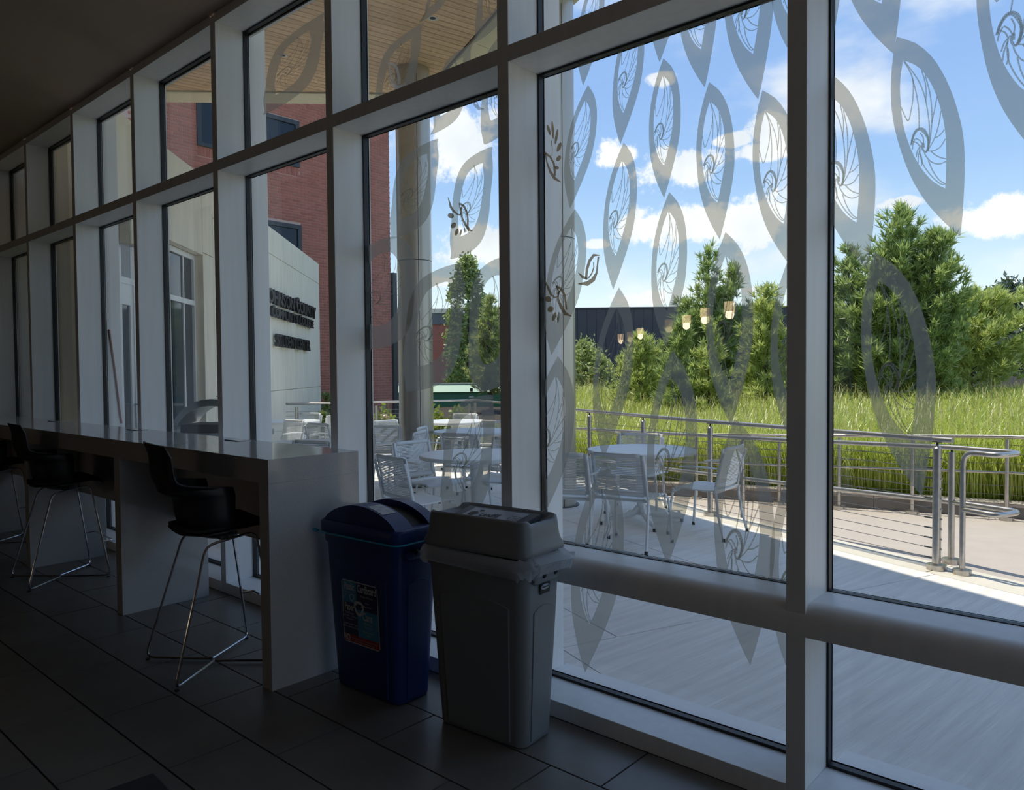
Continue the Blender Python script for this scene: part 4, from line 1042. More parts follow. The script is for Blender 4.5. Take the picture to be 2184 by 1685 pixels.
# maker's badge on the end
bd = MB()
bd.loft([[(.2615, -.034, .615), (.2615, .034, .615), (.2625, .034, .655), (.2625, .02, .662), (.2625, -.02, .662), (.2625, -.034, .655)], [(.2635, -.034, .615), (.2635, .034, .615), (.2645, .034, .655), (.2645, .02, .662), (.2645, -.02, .662), (.2645, -.034, .655)]])
bdo = bd.build('badge', BLACK, grey)
n = 20; ov = MB().loft([[(.2648, .029 * math.cos(2 * math.pi * j / n), .642 + .011 * math.sin(2 * math.pi * j / n)) for j in range(n)], [(.2654, .029 * math.cos(2 * math.pi * j / n), .642 + .011 * math.sin(2 * math.pi * j / n)) for j in range(n)]])
ov.build('badge_oval', STK_GREY, bdo)
v, f_ = text_geo('Rubbermaid', .0105, align='CENTER', bold=.0004); MB().add([(.2657, x * .92, .639 + y) for x, y, z in v], f_).build('badge_print', BLACK, bdo)

blue = thing('waste_bin', 'tall slim dark blue plastic recycling bin with arched lid and printed sticker', 'bin', (-1.868, -.288, 0), R(2.4), 'slim bins by the window')
bin_body(blue, BLUEPLASTIC)
# lid: flat rim with an arched bridge and a long slot
MB().loft([rr(.565, .305, .045, .748, 6), rr(.572, .312, .05, .756, 6), rr(.572, .312, .05, .795, 6), rr(.560, .300, .05, .803, 6), rr(.54, .28, .05, .804, 6)], True, True).build('lid', BLUEPLASTIC, blue, smooth=True)
arc = []
for i in range(17):
    u = -1 + i / 8; arc.append((u * .255, .804 + .088 * (1 - u * u) ** .8 if abs(u) < 1 else .804))
for (y0, y1) in ((-.135, -.03), (.075, .135)):
    rg = [[(x, y, z) for x, z in arc] + [(x, y, .795) for x, z in reversed(arc)] for y in (y0, y1)]
    MB().loft(rg).build('lid_arch', BLUEPLASTIC, blue, smooth=True)
MB().loft([[(x, -.03, z - .03) for x, z in arc[1:-1]] + [(x, -.03, .795) for x, z in reversed(arc[1:-1])], [(x, .075, z - .03) for x, z in arc[1:-1]] + [(x, .075, .795) for x, z in reversed(arc[1:-1])]]).build('slot_floor', BLACK, blue)


def arc_z(x): 
    u = max(-1, min(1, x / .255)); return .804 + .088 * (1 - u * u) ** .8


s_ = MB()
for k in range(6):
    xa_, xb_ = .05 + k * .018, .05 + (k + 1) * .018
    s_.add([(xa_, -.125, arc_z(xa_) + .0015), (xb_, -.125, arc_z(xb_) + .0015), (xb_, -.045, arc_z(xb_) + .0015), (xa_, -.045, arc_z(xa_) + .0015)], [(0, 1, 2, 3)])
so = s_.build('lid_sticker', STK_WHITE, blue)
s_ = MB()
for k in range(4):
    xa_, xb_ = .058 + k * .022, .078 + k * .022
    for y0, y1 in ((-.12, -.09), (-.083, -.052)):
        if (k + (y0 < -.1)) % 2: s_.add([(xa_, y0, arc_z(xa_) + .002), (xb_, y0, arc_z(xb_) + .002), (xb_, y1, arc_z(xb_) + .002), (xa_, y1, arc_z(xa_) + .002)], [(0, 1, 2, 3)])
s_.build('print', STK_GREY, so)
s_ = MB(); s_.add([(-.07, -.075, arc_z(-.07) + .0015), (-.01, -.075, arc_z(-.01) + .0015), (-.01, -.05, arc_z(-.01) + .0015), (-.07, -.05, arc_z(-.07) + .0015)], [(0, 1, 2, 3)]); s_.build('small_label', STK_WHITE, blue)
tl = []
for x, y, z in rr(.582, .322, .05, .744, 6): tl.append((x, y, z))
MB().tube(tl, .004, 6, closed=True).build('bag_tie', CYAN, blue, smooth=True)
MB().tube([(-.285, -.14, .744), (-.315, -.15, .752), (-.325, -.15, .746), (-.31, -.148, .738), (-.288, -.14, .742)], .004, 6).build('tie_knot', CYAN, blue, smooth=True)
# the printed sticker on the front, following the slope of the wall
SX0, SX1, SZ0, SZ1 = -.128, .128, .235, .535


def fy(z): return -.5 * (.212 + (z - .02) / .53 * .05) - .0052


def front_rect(mb, x0, x1, z0, z1, off):
    return mb.add([(x0, fy(z0) - off, z0), (x1, fy(z0) - off, z0), (x1, fy(z1) - off, z1), (x0, fy(z1) - off, z1)], [(0, 1, 2, 3)])


MB().add([(x, fy(z) - .0004, z) for x, z in ((SX0 + .012, SZ0), (SX1 - .012, SZ0), (SX1, SZ0 + .012), (SX1, SZ1 - .012), (SX1 - .012, SZ1), (SX0 + .012, SZ1), (SX0, SZ1 - .012), (SX0, SZ0 + .012))], [tuple(range(8))]).build('sticker', STK_WHITE, blue)
stk = blue.children[-1] if False else [c for c in blue.children if c.name.startswith('sticker')][0]
e = .005; xm = -.022; zm0, zm1 = .385, .405
zr_ = .275
m_ = MB(); front_rect(m_, SX0 + e, xm, .43, SZ1 - e, .0008); front_rect(m_, xm, SX1 - e, zr_, .405, .0008); m_.build('teal_field', STK_TEAL, stk)
m_ = MB(); front_rect(m_, xm, SX1 - e, .405, SZ1 - e, .0008); front_rect(m_, SX0 + e, xm, zr_, .43, .0008); m_.build('navy_field', STK_NAVY, stk)
m_ = MB(); front_rect(m_, SX0 + e, SX1 - e, SZ0 + e, zr_, .0008); m_.build('red_field', STK_RED, stk)
m_ = MB()


def put(txt, size, cx, z, sx=1.0, bold=0.0, al='CENTER'):
    v, f_ = text_geo(txt, size, bold=bold, sx=sx, align=al)
    m_.add([(x + cx, fy(z + y) - .0013, z + y) for x, y, q in v], f_)


put('Plastic', .048, -.074, .490, .62, .0012); put('Cardboard', .050, .052, .490, .60, .0012)
put('Paper', .048, -.078, .392, .62, .0012); put('Cans', .052, .050, .362, .66, .0012); put('NO', .042, -.104, .245, .66, .0012)
for txt, cx, z in (('Empty & Flatten', .052, .468), ('Place', .052, .440), ('next to bin', .052, .424), ('Office paper', -.076, .374), ('Junk mail, Catalogs', -.076, .360), ('Newsprint', -.076, .346), ('Staples, paper clips', -.076, .322), ('labels, windows okay', -.076, .308),
                   ('Aluminum', .052, .343), ('Tin / Steel', .052, .327), ('Please empty', .052, .303), ('cans', .052, .289)): put(txt, .0135, cx, z)
for txt, z in (('Containers', .474), ('Cups', .460), ('lids', .446)): put(txt, .0115, -.118, z, al='LEFT')
put('Thoroughly', .0115, -.078, .440 - .0, al='LEFT') if False else None
put('Styrofoam or food waste, coated containers, glass', .0088, .018, .258); put('food wrap, paper napkins, plastic bags', .0088, .018, .246)


def tri_arrows(cx, cz, r, w):
    for k in range(3):
        a0 = R(90 + 120 * k); P = []
        c0, c1 = (r * math.cos(a0 + R(38)), r * math.sin(a0 + R(38))), (r * math.cos(a0 - R(38)), r * math.sin(a0 - R(38)))
        c2_ = (r * math.cos(a0 - R(82)), r * math.sin(a0 - R(82)))
        def seg(p, q, w0, w1):
            d = (q[0] - p[0], q[1] - p[1]); l = math.hypot(*d); n_ = (-d[1] / l, d[0] / l)
            pts = [(p[0] + n_[0] * w0, p[1] + n_[1] * w0), (q[0] + n_[0] * w1, q[1] + n_[1] * w1), (q[0] - n_[0] * w1, q[1] - n_[1] * w1), (p[0] - n_[0] * w0, p[1] - n_[1] * w0)]
            m_.add([(cx + x, fy(cz + z) - .0014, cz + z) for x, z in pts], [(0, 1, 2, 3)])
        seg(c0, c1, w, w); seg(c1, ((c1[0] * .45 + c2_[0] * .55), (c1[1] * .45 + c2_[1] * .55)), w, w)
        t0 = ((c1[0] * .45 + c2_[0] * .55), (c1[1] * .45 + c2_[1] * .55)); seg(t0, c2_, w * 2.3, .0002)


tri_arrows(-.056, .455, .017, .0022)
tri_arrows(-.008, .412, .033, .0062)
m_.build('print', STK_WHITE, stk)

# a black café table, only its corner reaching into the picture
tb = thing('cafe_table', 'black table of which only one corner shows at the bottom edge', 'table', (0, 0, 0))
cn = Vector((-.48, -1.935)); u_ = Vector((-.07, -1)).normalized(); w_ = Vector((1, -.07)).normalized()
CQ = [cn, cn + w_ * .62, cn + w_ * .62 + u_ * .62, cn + u_ * .62]
# ------------------------------------------------------------------ patio chairs and tables
def make_chair(label):
    t = thing('patio_chair', label, 'chair', group='white metal patio chairs')
    W_ = .245
    # backrest: curved, slatted panel in a frame
    def bp(u, v):   # u -1..1 across, v 0..1 up
        z = .47 + .375 * v; y = -.20 - .075 * v - .02 * (1 - u * u)
        return Vector((u * W_, y, z))
    n = 8
    sl_ = MB()
    for k in range(21):
        v0 = .10 + .80 * k / 21; v1 = v0 + .80 / 21 * .66
        a = [bp(-.9 + 1.8 * i / n, v0) for i in range(n + 1)]; b = [bp(-.9 + 1.8 * i / n, v1) for i in range(n + 1)]
        sl_.loft([a, b], False, False, closed=False)
    so = sl_.build('back_panel', WHITEMETAL, t); so['kind'] = 'stuff'
    so.modifiers.new('thick', 'SOLIDIFY').thickness = .0025
    fr = MB()
    for u0, u1, v0, v1 in ((-1, -.88, .02, .98), (.88, 1, .02, .98), (-.88, .88, .90, 1.0), (-.88, .88, 0, .10)):
        nu = 8 if u1 - u0 > 1 else 1; rings = []
        nv = 1 if u1 - u0 > 1 else 8
        V = []; F = []
        for j in range(nv + 1):
            for i in range(nu + 1):
                V.append(bp(u0 + (u1 - u0) * i / nu, v0 + (v1 - v0) * j / nv))
        for j in range(nv):
            for i in range(nu): F.append((j * (nu + 1) + i, j * (nu + 1) + i + 1, (j + 1) * (nu + 1) + i + 1, (j + 1) * (nu + 1) + i))
        fr.add(V, F)
    fo = fr.build('back_frame', WHITEMETAL, t, smooth=True); fo.modifiers.new('thick', 'SOLIDIFY').thickness = .014
    # seat
    rg = []
    for y, z in ((-.22, .452), (-.17, .440), (-.08, .436), (.02, .440), (.12, .448), (.19, .446), (.225, .430)):
        g = [(u * .235, y, z + .010 * u * u) for u in (-1, -.6, -.2, .2, .6, 1)] + [(u * .235, y, z + .010 * u * u - .012) for u in (1, .6, .2, -.2, -.6, -1)]
        rg.append(g)
    MB().loft(rg).build('seat', WHITEMETAL, t, smooth=True)
    MB().tube([(-.24, .20, .428), (.24, .20, .428)], .011, 6).build('seat_rail', WHITEMETAL, t); MB().tube([(-.25, -.19, .43), (.25, -.19, .43)], .011, 6).build('seat_rail', WHITEMETAL, t)
    for sx in (-1, 1):
        l = MB().tube([(sx * .250, -.285, .80), (sx * .252, -.235, .60), (sx * .255, -.205, .45), (sx * .262, -.235, .22), (sx * .272, -.285, .02)], .0125, 8).build('leg', WHITEMETAL, t, smooth=True)
        MB().cyl(sx * .2725, -.287, 0, .03, .0145, 10).build('foot', RUBBER, l)
        l = MB().tube([(sx * .245, .15, .430), (sx * .252, .205, .415), (sx * .262, .222, .30), (sx * .272, .245, .02)], .0125, 8).build('leg', WHITEMETAL, t, smooth=True)
        MB().cyl(sx * .2725, .247, 0, .03, .0145, 10).build('foot', RUBBER, l)
        MB().tube([(sx * .256, -.222, .655), (sx * .275, -.15, .662), (sx * .280, .0, .665), (sx * .275, .13, .655)], [.014, .018, .019, .014], 8, flat=.55).build('arm', WHITEMETAL, t, smooth=True)
    return t


def make_table(label, dia=1.06):
    t = thing('patio_table', label, 'table', group='round white patio tables')
    n = 56; r = dia / 2
    MB().loft([[(q * math.cos(2 * math.pi * j / n), q * math.sin(2 * math.pi * j / n), z) for j in range(n)] for q, z in ((r - .03, .695), (r - .004, .70), (r, .71), (r, .728), (r - .006, .735))]).build('tabletop', WHITEMETAL, t, smooth=True)
    MB().loft([[(q * math.cos(2 * math.pi * j / 20), q * math.sin(2 * math.pi * j / 20), z) for j in range(20)] for q, z in ((.20, .694), (.07, .68), (.052, .6), (.045, .3), (.045, .14), (.06, .10), (.06, .09))]).build('pedestal', WHITEMETAL, t, smooth=True)
    for k in range(4):
        a = R(90 * k + 20); c_, s__ = math.cos(a), math.sin(a)
        f = MB().tube([(c_ * .03, s__ * .03, .16), (c_ * .08, s__ * .08, .105), (c_ * .20, s__ * .20, .07), (c_ * .42, s__ * .42, .045)], [.035, .032, .026, .018], 8).build('foot', WHITEMETAL, t, smooth=True)
        MB().cyl(c_ * .41, s__ * .41, 0, .03, .016, 10).build('glide', RUBBER, f)
    return t


t0 = make_table('round white table nearest the windows, with a chair tucked in at its left'); index_kids(t0)
TABLES = [(-4.02, 2.55, None), (-3.02, 3.86, 'round white table next to the tube railing, ringed by three armchairs'), (-6.05, 4.58, 'round white table behind the grey-backed chair, in front of the railing corner'),
          (-7.72, 5.85, 'round white table farthest along the railing, before the flowering shrubs'), (-10.08, 4.30, 'sunlit white round table at the foot of the lettered concrete wall'), (-6.30, 2.25, 'round white table close to the glass behind the counter')]
for i, (x, y, lb) in enumerate(TABLES):
    o = t0 if i == 0 else copy_tree(t0)
    o.location = (x, y, 0); o.rotation_euler = (0, 0, .5 * i)
    if lb: o['label'] = lb
c0 = make_chair('white armchair at the railing table, its slatted back to the window'); index_kids(c0)
CHAIRS = [((-2.60, 3.02), (-.12, 1), None), ((-2.33, 3.86), (-1, -.06), 'white armchair at the railing table, side on and facing left'), ((-3.42, 4.38), (.35, -.93), 'white armchair behind the railing table, facing the window'),
          ((-3.06, 2.76), (-.3, .95), 'white armchair partly hidden by the wide white fin, next to the railing table'),
          ((-3.88, 1.72), (.18, 1), 'white armchair right outside the glass beside the counter end, dark slatted back'), ((-4.60, 2.50), (1, .02), 'white armchair tucked under the left rim of the nearest table'),
          ((-5.22, 3.72), (-.22, .97), 'grey-looking slatted chair behind the nearest table, turned to the railing'), ((-4.26, 3.10), (.12, -.99), 'white chair across the nearest table, just left of the wide fin'),
          ((-6.72, 3.52), (.62, -.78), 'white armchair in front of the left round column'), ((-6.02, 3.28), (-.85, -.5), 'chair seen edge-on just right of the left round column'), ((-6.05, 4.02), (.84, .55), 'white chair beside the left round column, behind the edge-on chair'),
          ((-8.02, 6.18), (.2, -.98), 'white chair at the farthest railing table, in front of the flowers'), ((-6.30, 5.10), (.3, -.95), 'white chair across the table by the railing corner'),
          ((-9.04, 3.52), (.05, -1), 'pale blue-white chair at the foot of the lettered wall, facing the glass'), ((-8.10, 3.80), (-.09, 1), 'dark-backed chair next to the pale blue-white one'),
          ((-5.62, 1.62), (.31, -.95), 'white chair whose top rail just clears the counter end'), ((-10.56, 4.85), (.3, -.95), 'sunlit white chair behind the table at the lettered wall'),
          ((-9.75, 5.05), (-.75, .3), 'sunlit white chair right of the table at the lettered wall'),
          ((-7.50, 4.50), (1, .05), 'grey chair far back between the left column and the mullion')]
for i, ((x, y), d, lb) in enumerate(CHAIRS):
    o = c0 if i == 0 else copy_tree(c0)
    o.location = (x, y, 0); o.rotation_euler = (0, 0, math.atan2(-d[0], d[1])); o.scale = (1, 1, .968)
    if lb: o['label'] = lb

# grill with arched stainless hood
gx, gy = far(425, 7.6)
g = thing('grill', 'stainless grill trolley with raised arched hood outside the glass', 'grill', (gx, gy, 0), AV)
MB().box(-.42, .55, 0, .5, .10, .86).build('cabinet', BLUEGREY, g, bevel=.01)
for x in (-.40, -.07, .26): MB().box(x, x + .30, -.015, 0, .16, .70).build('door', BLUEGREY, g, bevel=.004)
MB().box(-.45, .58, -.04, .54, .86, .92).build('top', STAINLESS, g, bevel=.008)
MB().box(-.20, .52, .0, .48, .92, 1.0).build('grate', BLACK, g, bevel=.01)
rg = []
for i in range(15):
    a = R(158 - 136 * i / 14); x = .12 + .42 * math.cos(a); z = .86 + .40 * math.sin(a); xi = .12 + .37 * math.cos(a); zi = .86 + .33 * math.sin(a)
    rg.append([(x, -.02, z), (x, .5, z), (xi, .5, zi), (xi, -.02, zi)])
MB().loft(rg).build('hood', STAINLESS, g, smooth=True)
for x in (-.38, .50): MB().cyl(x, .06, 0, .1, .03, 12).build('wheel', RUBBER, g); 
MB().tube([(-.36, -.02, .92), (-.32, -.02, 1.02)], .02).build('hood_arm', STAINLESS, g)
# rod leaning on the white fin
rdm = MB().tube([(-5 * S + HW + .008, .262, 1.935), (-5 * S + HW + .006, .30, 1.6), (-5 * S + HW + .006, .345, 1.12), (-5 * S + HW + .006, .355, 1.05)], .009, 8)
tag(rdm.build('rod', ROD, None, smooth=True), 'thin red-brown rod slanting across the outer white fin above the counter', 'rod')

# ------------------------------------------------------------------ railings
def railing(name, label, pts, top, ncab, z0, dz, closed_end=None, cab_r=.0028):
    t = thing(name, label, 'railing')
    for (x, y, zb) in pts:
        p = MB().tube([(x, y, zb), (x, y, zb + top - .065)], .030, 14).build('post', STEEL, t, smooth=True)
        MB().cyl(x, y, zb, zb + .04, .068, 24).build('base_plate', STEEL, p, smooth=True)
        MB().cyl(x, y, zb + top - .065, zb + top - .045, .030, 14, .012).build('cap', STEEL, p, smooth=True)
        MB().cyl(x, y, zb + top - .05, zb + top - .012, .009, 10).build('stem', DARKFRAME, p)
        MB().box(x - .035, x + .035, y - .018, y + .018, zb + top - .022, zb + top - .014).build('saddle', STEEL, p)
    return t


gp = [(x, y, 0) for x, y in GP]
gr = railing('guard_railing', 'tall stainless cable railing with thick tube handrail along the patio edge', [gp[2]] + gp[4:], .975, 11, .08, .075)
ext = [(-.395 + .11, 3.752 - .045, .975)] + [(x, y, .975) for x, y, z in gp[2:]] + [(-10.15, 6.2, .975), (-11.0, 4.85, .975)]
MB().tube(ext, .0205, 14).build('top_rail', STEEL, gr, smooth=True)
for k in range(11):
    z = .082 + .075 * k
    MB().tube([(x, y, z) for x, y, q in gp[2:]] + [(-10.15, 6.2, z), (-11.0, 4.85, z)], .0026, 5).build('cable', CABLE, gr)
    MB().tube([(-.395 - .09, 3.752 + .035, z), (-.395 - .028, 3.752 + .011, z)], .006, 8).build('cable_end', DARKFRAME, gr)
    MB().sphere((-.395 + .030, 3.752 - .005, z), .009, 8, 5).build('cap_nut', STEEL, gr)
for x, y in ((-10.15, 6.2), (-9.23, 7.7), (-10.9, 5.0)):
    p = MB().tube([(x, y, 0), (x, y, .91)], .030, 12).build('post', STEEL, gr, smooth=True); MB().cyl(x, y, 0, .04, .068, 20).build('base_plate', STEEL, p)
# ramp handrail: two tubes that loop round and come back to the ground
hr = thing('ramp_handrail', 'double tube ramp handrail ending in a rounded loop', 'railing')
HP = [(-.36, 4.05), (-2.43, 4.86), (-4.2, 5.66), (-6.0, 6.5), (-7.6, 7.25)]


def loop(P, r, k=6):
    out = [Vector(P[0])]
    for a, b, c_ in zip(P, P[1:], P[2:]):
        a, b, c_ = Vector(a), Vector(b), Vector(c_); u = a - b; v = c_ - b; d = min(r, u.length * .48, v.length * .48); p = b + u.normalized() * d; q = b + v.normalized() * d
        for i in range(k + 1):
            s = i / k; out.append(p * (1 - s) ** 2 + b * 2 * s * (1 - s) + q * s * s)
    out.append(Vector(P[-1])); return out


for nm, zh in (('upper_rail', .895), ('lower_rail', .475)):
    P = [(x, y, zh + RAMP(x)) for x, y in reversed(HP)] + [(.12, 3.87, zh), (.02, 3.60, zh), (-.222, 3.725, zh)]
    if nm == 'upper_rail': P.append((-.222, 3.725, .03))
    MB().tube(loop(P, .10), .0195, 12).build(nm, STEEL, hr, smooth=True)
for x, y in HP[:1] + HP[1:]:
    p = MB().tube([(x, y, RAMP(x) - .01), (x, y, .86 + RAMP(x))], .024, 12).build('post', STEEL, hr, smooth=True); MB().cyl(x, y, RAMP(x) - .02, RAMP(x) + .036, .062, 20).build('base_plate', STEEL, p)
    MB().tube([(x, y, .85 + RAMP(x)), (x, y, .885 + RAMP(x))], .008, 8).build('stem', DARKFRAME, p)
MB().cyl(-.222, 3.725, 0, .036, .062, 20).build('base_plate', STEEL, hr)
# outer ramp railing in front of the planter
FR = [(4.6, 6.27), (3.2, 6.27), (1.8, 6.27), (.72, 6.27), (-.33, 6.27), (-1.18, 6.27), (-1.93, 6.27), (-2.62, 6.27), (-3.7, 6.27), (-4.9, 6.27), (-5.7, 7.1), (-6.9, 8.1)]
orl = thing('ramp_railing', 'outer ramp railing of thin tubes in front of the tall grass', 'railing')
for x, y in FR:
    p = MB().tube([(x, y, RAMP(x) - .01), (x, y, .80 + RAMP(x))], .021, 10).build('post', STEEL, orl, smooth=True); MB().cyl(x, y, RAMP(x) - .02, RAMP(x) + .03, .065, 20).build('base_plate', STEEL, p)
for nm, z, r in (('top_rail', .825, .0185), ('mid_rail', .47, .013)):
    MB().tube([(x, y, z + RAMP(x)) for x, y in FR], r, 10).build(nm, STEEL, orl, smooth=True)
for z in (.16, .25, .34, .56, .65, .74):
    MB().tube([(x, y, z + RAMP(x)) for x, y in FR], .0026, 5).build('cable', CABLE, orl)

# black table geometry (corner only in the picture)
MB().prism([(p.x, p.y) for p in CQ], .715, .745).build('tabletop', TABLEBLACK, tb, bevel=.006)
cxy = (CQ[0] + CQ[2]) / 2
MB().cyl(cxy.x, cxy.y, .02, .715, .035, 20).build('pedestal', TABLEBLACK, tb, smooth=True)
MB().cyl(cxy.x, cxy.y, 0, .02, .24, 28).build('base', TABLEBLACK, tb, smooth=True)


# ------------------------------------------------------------------ plants
def frames(D):
    A = np.cross(D, np.array([0, 0, 1.0]) + 1e-3); A /= np.linalg.norm(A, axis=1)[:, None] + 1e-9
    return A, np.cross(D, A)


def sprays(P, D, n, ln, wd, spread, droop=0.0):
    """feathery tufts: n narrow kite-shaped blades fan out from each point P along D"""
    k = len(P)
    P = np.repeat(P, n, 0); D = np.repeat(D, n, 0)
    d = D + rng.normal(0, spread, D.shape); d[:, 2] += .10; d /= np.linalg.norm(d, axis=1)[:, None]
    A, B = frames(d); th = rng.uniform(0, 6.28, (len(P), 1)); S_ = A * np.cos(th) + B * np.sin(th)
    L_ = ln * rng.uniform(.6, 1.25, (len(P), 1)); P = P + d * L_ * rng.uniform(-.35, .2, (len(P), 1)); w = wd * rng.uniform(.7, 1.3, (len(P), 1))
    mid = P + d * L_ * .45; tip = P + d * L_; tip[:, 2] -= droop * L_[:, 0]
    V = np.stack([P, mid + S_ * w, tip, mid - S_ * w], 1).reshape(-1, 3)
    return V, np.arange(len(P) * 4).reshape(-1, 4)


def feathery_tree(name, label, px, depth, py_top, width_px, leaf, zb=None, leaders=((0, 1.0),), base_px=None, dens=1.0, prof='cone', ln=.17, wd=.017, group='trees beyond the grass', up=.55, skirt=.12):
    x, y = far(px, depth); sc_ = depth / 1616.23
    horizon = 842.5 - 0.0 + 0
    # height from the picture row of the tip
    v = np.array([(px - 1092) / 1616.23, (py_top - 842.5) / 1616.23, 1.0]); Mw = np.array(CAM_R)
    dirw = Mw @ np.array([v[0], -v[1], -v[2]]); hd = math.hypot(dirw[0], dirw[1]); dist = math.hypot(x - CX, y - CY_)
    top = 1.5 + dirw[2] * dist / hd
    zb = bed_z(x, y) if zb is None else zb
    H = top - zb; Rm = width_px * sc_ / 2
    t = thing(name, label, 'tree', (x, y, zb), 0, group)
    tr = MB(); Ps = []; Ds = []
    for off, hf in leaders:
        Hl = H * hf; ox = RT[0] * off * Rm; oy = RT[1] * off * Rm
        tr.tube([(ox * .2, oy * .2, 0), (ox * .6, oy * .6, Hl * .3), (ox, oy, Hl * .6), (ox, oy, Hl * .98)], [.055 * H / 3.5, .045 * H / 3.5, .025 * H / 3.5, .004], 7)
        nb = int(95 * dens * (Hl / 3.0) ** .7 * (1.0 if len(leaders) == 1 else .75))
        for b in range(nb):
            h = skirt + (1 - skirt) * rng.uniform(0, 1) ** 1.15; a = rng.uniform(0, 2 * math.pi)
            if prof == 'cone': rad = Rm * (1.02 - h) ** .75 * 1.05
            elif prof == 'column': rad = Rm * min(1, (1.03 - h) * 3.2) ** .6 * min(1, .55 + h * 1.5)
            else: rad = Rm * math.sqrt(max(0, 1 - (2 * h - .92) ** 2 * .92)) * 1.02
            if len(leaders) > 1: rad *= .56
            rad *= rng.uniform(.55, 1.12)
            d = np.array([math.cos(a), math.sin(a), up + .6 * h]); d /= np.linalg.norm(d)
            z0 = max(.05, h * Hl - rad * up * .7); base_ = np.array([ox * min(1, h * 1.6), oy * min(1, h * 1.6), z0])
            L_ = rad / max(.35, math.hypot(d[0], d[1]))
            m = max(2, int(L_ / .085)); 
            if b % 3 == 0 and L_ > .25: tr.tube([tuple(base_), tuple(base_ + d * L_ * .8)], [.012, .003], 4)
            for s in np.linspace(.28, 1.0, m):
                q = base_ + d * L_ * s + rng.normal(0, .045, 3) * (.6 + Rm * .5); q[2] -= .12 * s * s * L_ * (1 - up)
                Ps.append(q); Ds.append(d * (.75) + np.array([0, 0, .35]) + rng.normal(0, .25, 3))
        for s in np.linspace(.9, 1.0, 5): Ps.append(np.array([ox, oy, Hl * s])); Ds.append(np.array([0, 0, 1.0]))
    P = np.array(Ps); D = np.array(Ds); D /= np.linalg.norm(D, axis=1)[:, None]
    keep = P[:, 2] > .02; P, D = P[keep], D[keep]
    V, Q = sprays(P, D, 24, ln, wd * .62, .5)
    o = link('foliage', np_mesh('foliage', V, quads=Q, m=leaf), t); o['kind'] = 'stuff'
    tr.build('trunk', BARK, t, smooth=True)
    return t


def leafy_tree(name, label, px, depth, py_top, width_px, leaf, zb, n, size, prof, group='trees beyond the grass', px_off=0):
    x, y = far(px, depth); Mw = np.array(CAM_R); v = np.array([(px - 1092) / 1616.23, -(py_top - 842.5) / 1616.23, -1.0]); dw = Mw @ v
    top = 1.5 + dw[2] * math.hypot(x - CX, y - CY_) / math.hypot(dw[0], dw[1]); H = top - zb; Rm = width_px * depth / 1616.23 / 2
    t = thing(name, label, 'tree', (x, y, zb), 0, group)
    # clumps of leaves around branch ends
    nc = max(30, n // 26); h = rng.uniform(.06, 1, nc) ** .9; a = rng.uniform(0, 6.283, nc)
    if prof == 'column': rad = Rm * np.minimum(1, (1.02 - h) * 3.0) ** .7 * np.minimum(1, .6 + 1.6 * h)
    else: rad = Rm * np.sqrt(np.clip(1 - (2 * h - .95) ** 2, 0.02, 1))
    rr_ = rad * np.sqrt(rng.uniform(.30, 1, nc)); Cn = np.stack([rr_ * np.cos(a), rr_ * np.sin(a), h * H], 1)
    m = n // nc; P = np.repeat(Cn, m, 0) + rng.normal(0, 1, (nc * m, 3)) * np.array([.09, .09, .11]) * (Rm ** .5) * 1.1
    D = rng.normal(0, 1, P.shape); D[:, 2] += .5; D /= np.linalg.norm(D, axis=1)[:, None]
    V, Q = sprays(P, D, 1, size, size * .28, .2)
    o = link('foliage', np_mesh('foliage', V, quads=Q, m=leaf), t); o['kind'] = 'stuff'
    tr = MB().tube([(0, 0, 0), (0.02, 0, H * .4), (0, .02, H * .9)], [.07 * H / 4, .05 * H / 4, .01], 8)
    for k in range(14):
        i = rng.integers(0, nc); c_ = Cn[i]; tr.tube([(0, 0, c_[2] * .6), tuple(c_)], [.02, .005], 4)
    tr.build('trunk', BARK, t, smooth=True)
    return t


leafy_tree('hornbeam_tree', 'tall narrow dark green tree behind the green container', 1000, 25, 552, 92, LF_HORN, 0, 9000, .14, 'column')
feathery_tree('cypress_tree', 'loose lime-green tree right of the narrow dark one, behind the container', 1048, 21, 640, 135, LF_CONE, zb=.0, prof='cone', dens=1.3, skirt=.3)
leafy_tree('juniper_tree', 'small dense cone-shaped tree against the left end of the charcoal hall', 1248, 22, 733, 92, LF_CONE, .2, 5200, .10, 'oval')
leafy_tree('juniper_tree', 'small dark cone-shaped tree right behind the first cone, half veiled by a frosted leaf', 1283, 21.5, 762, 60, LF_CONE, .2, 3600, .10, 'oval')
feathery_tree('cypress_tree', 'short pointed pale green tree, second from the left along the grass', 1325, 17, 765, 84, LF_LIGHT, prof='cone', dens=1.0, ln=.14)
feathery_tree('cypress_tree', 'bright conical cypress with dense pointed crown left of the tall dark one', 1370, 16, 715, 150, LF_LIGHT, prof='cone', dens=1.5, ln=.15)
feathery_tree('cypress_tree', 'pale loose cypress just right of the bright conical one', 1418, 17, 738, 110, LF_LIGHT, prof='cone', dens=1.0, ln=.15)
feathery_tree('cypress_tree', 'tall dark feathery cypress with twin tips before the charcoal hall', 1525, 16.8, 538, 255, LF_CYPRESS, leaders=((-.10, 1.0), (.30, .90), (-.45, .70), (.62, .66), (-.75, .5), (.1, .75)), prof='cone', dens=1.25, ln=.19)
feathery_tree('cypress_tree', 'low light green cypress in front of the tall twin-tipped one, to its left', 1452, 14.6, 695, 130, LF_CYPRESS, prof='cone', dens=1.2)
feathery_tree('cypress_tree', 'low bright cypress in front of the tall twin-tipped one, at its centre', 1512, 14.3, 690, 125, LF_LIGHT, prof='cone', dens=1.0)
feathery_tree('cypress_tree', 'slim bright cypress just left of the thick dark mullion', 1636, 15.2, 622, 175, LF_LIGHT, prof='cone', dens=1.7)
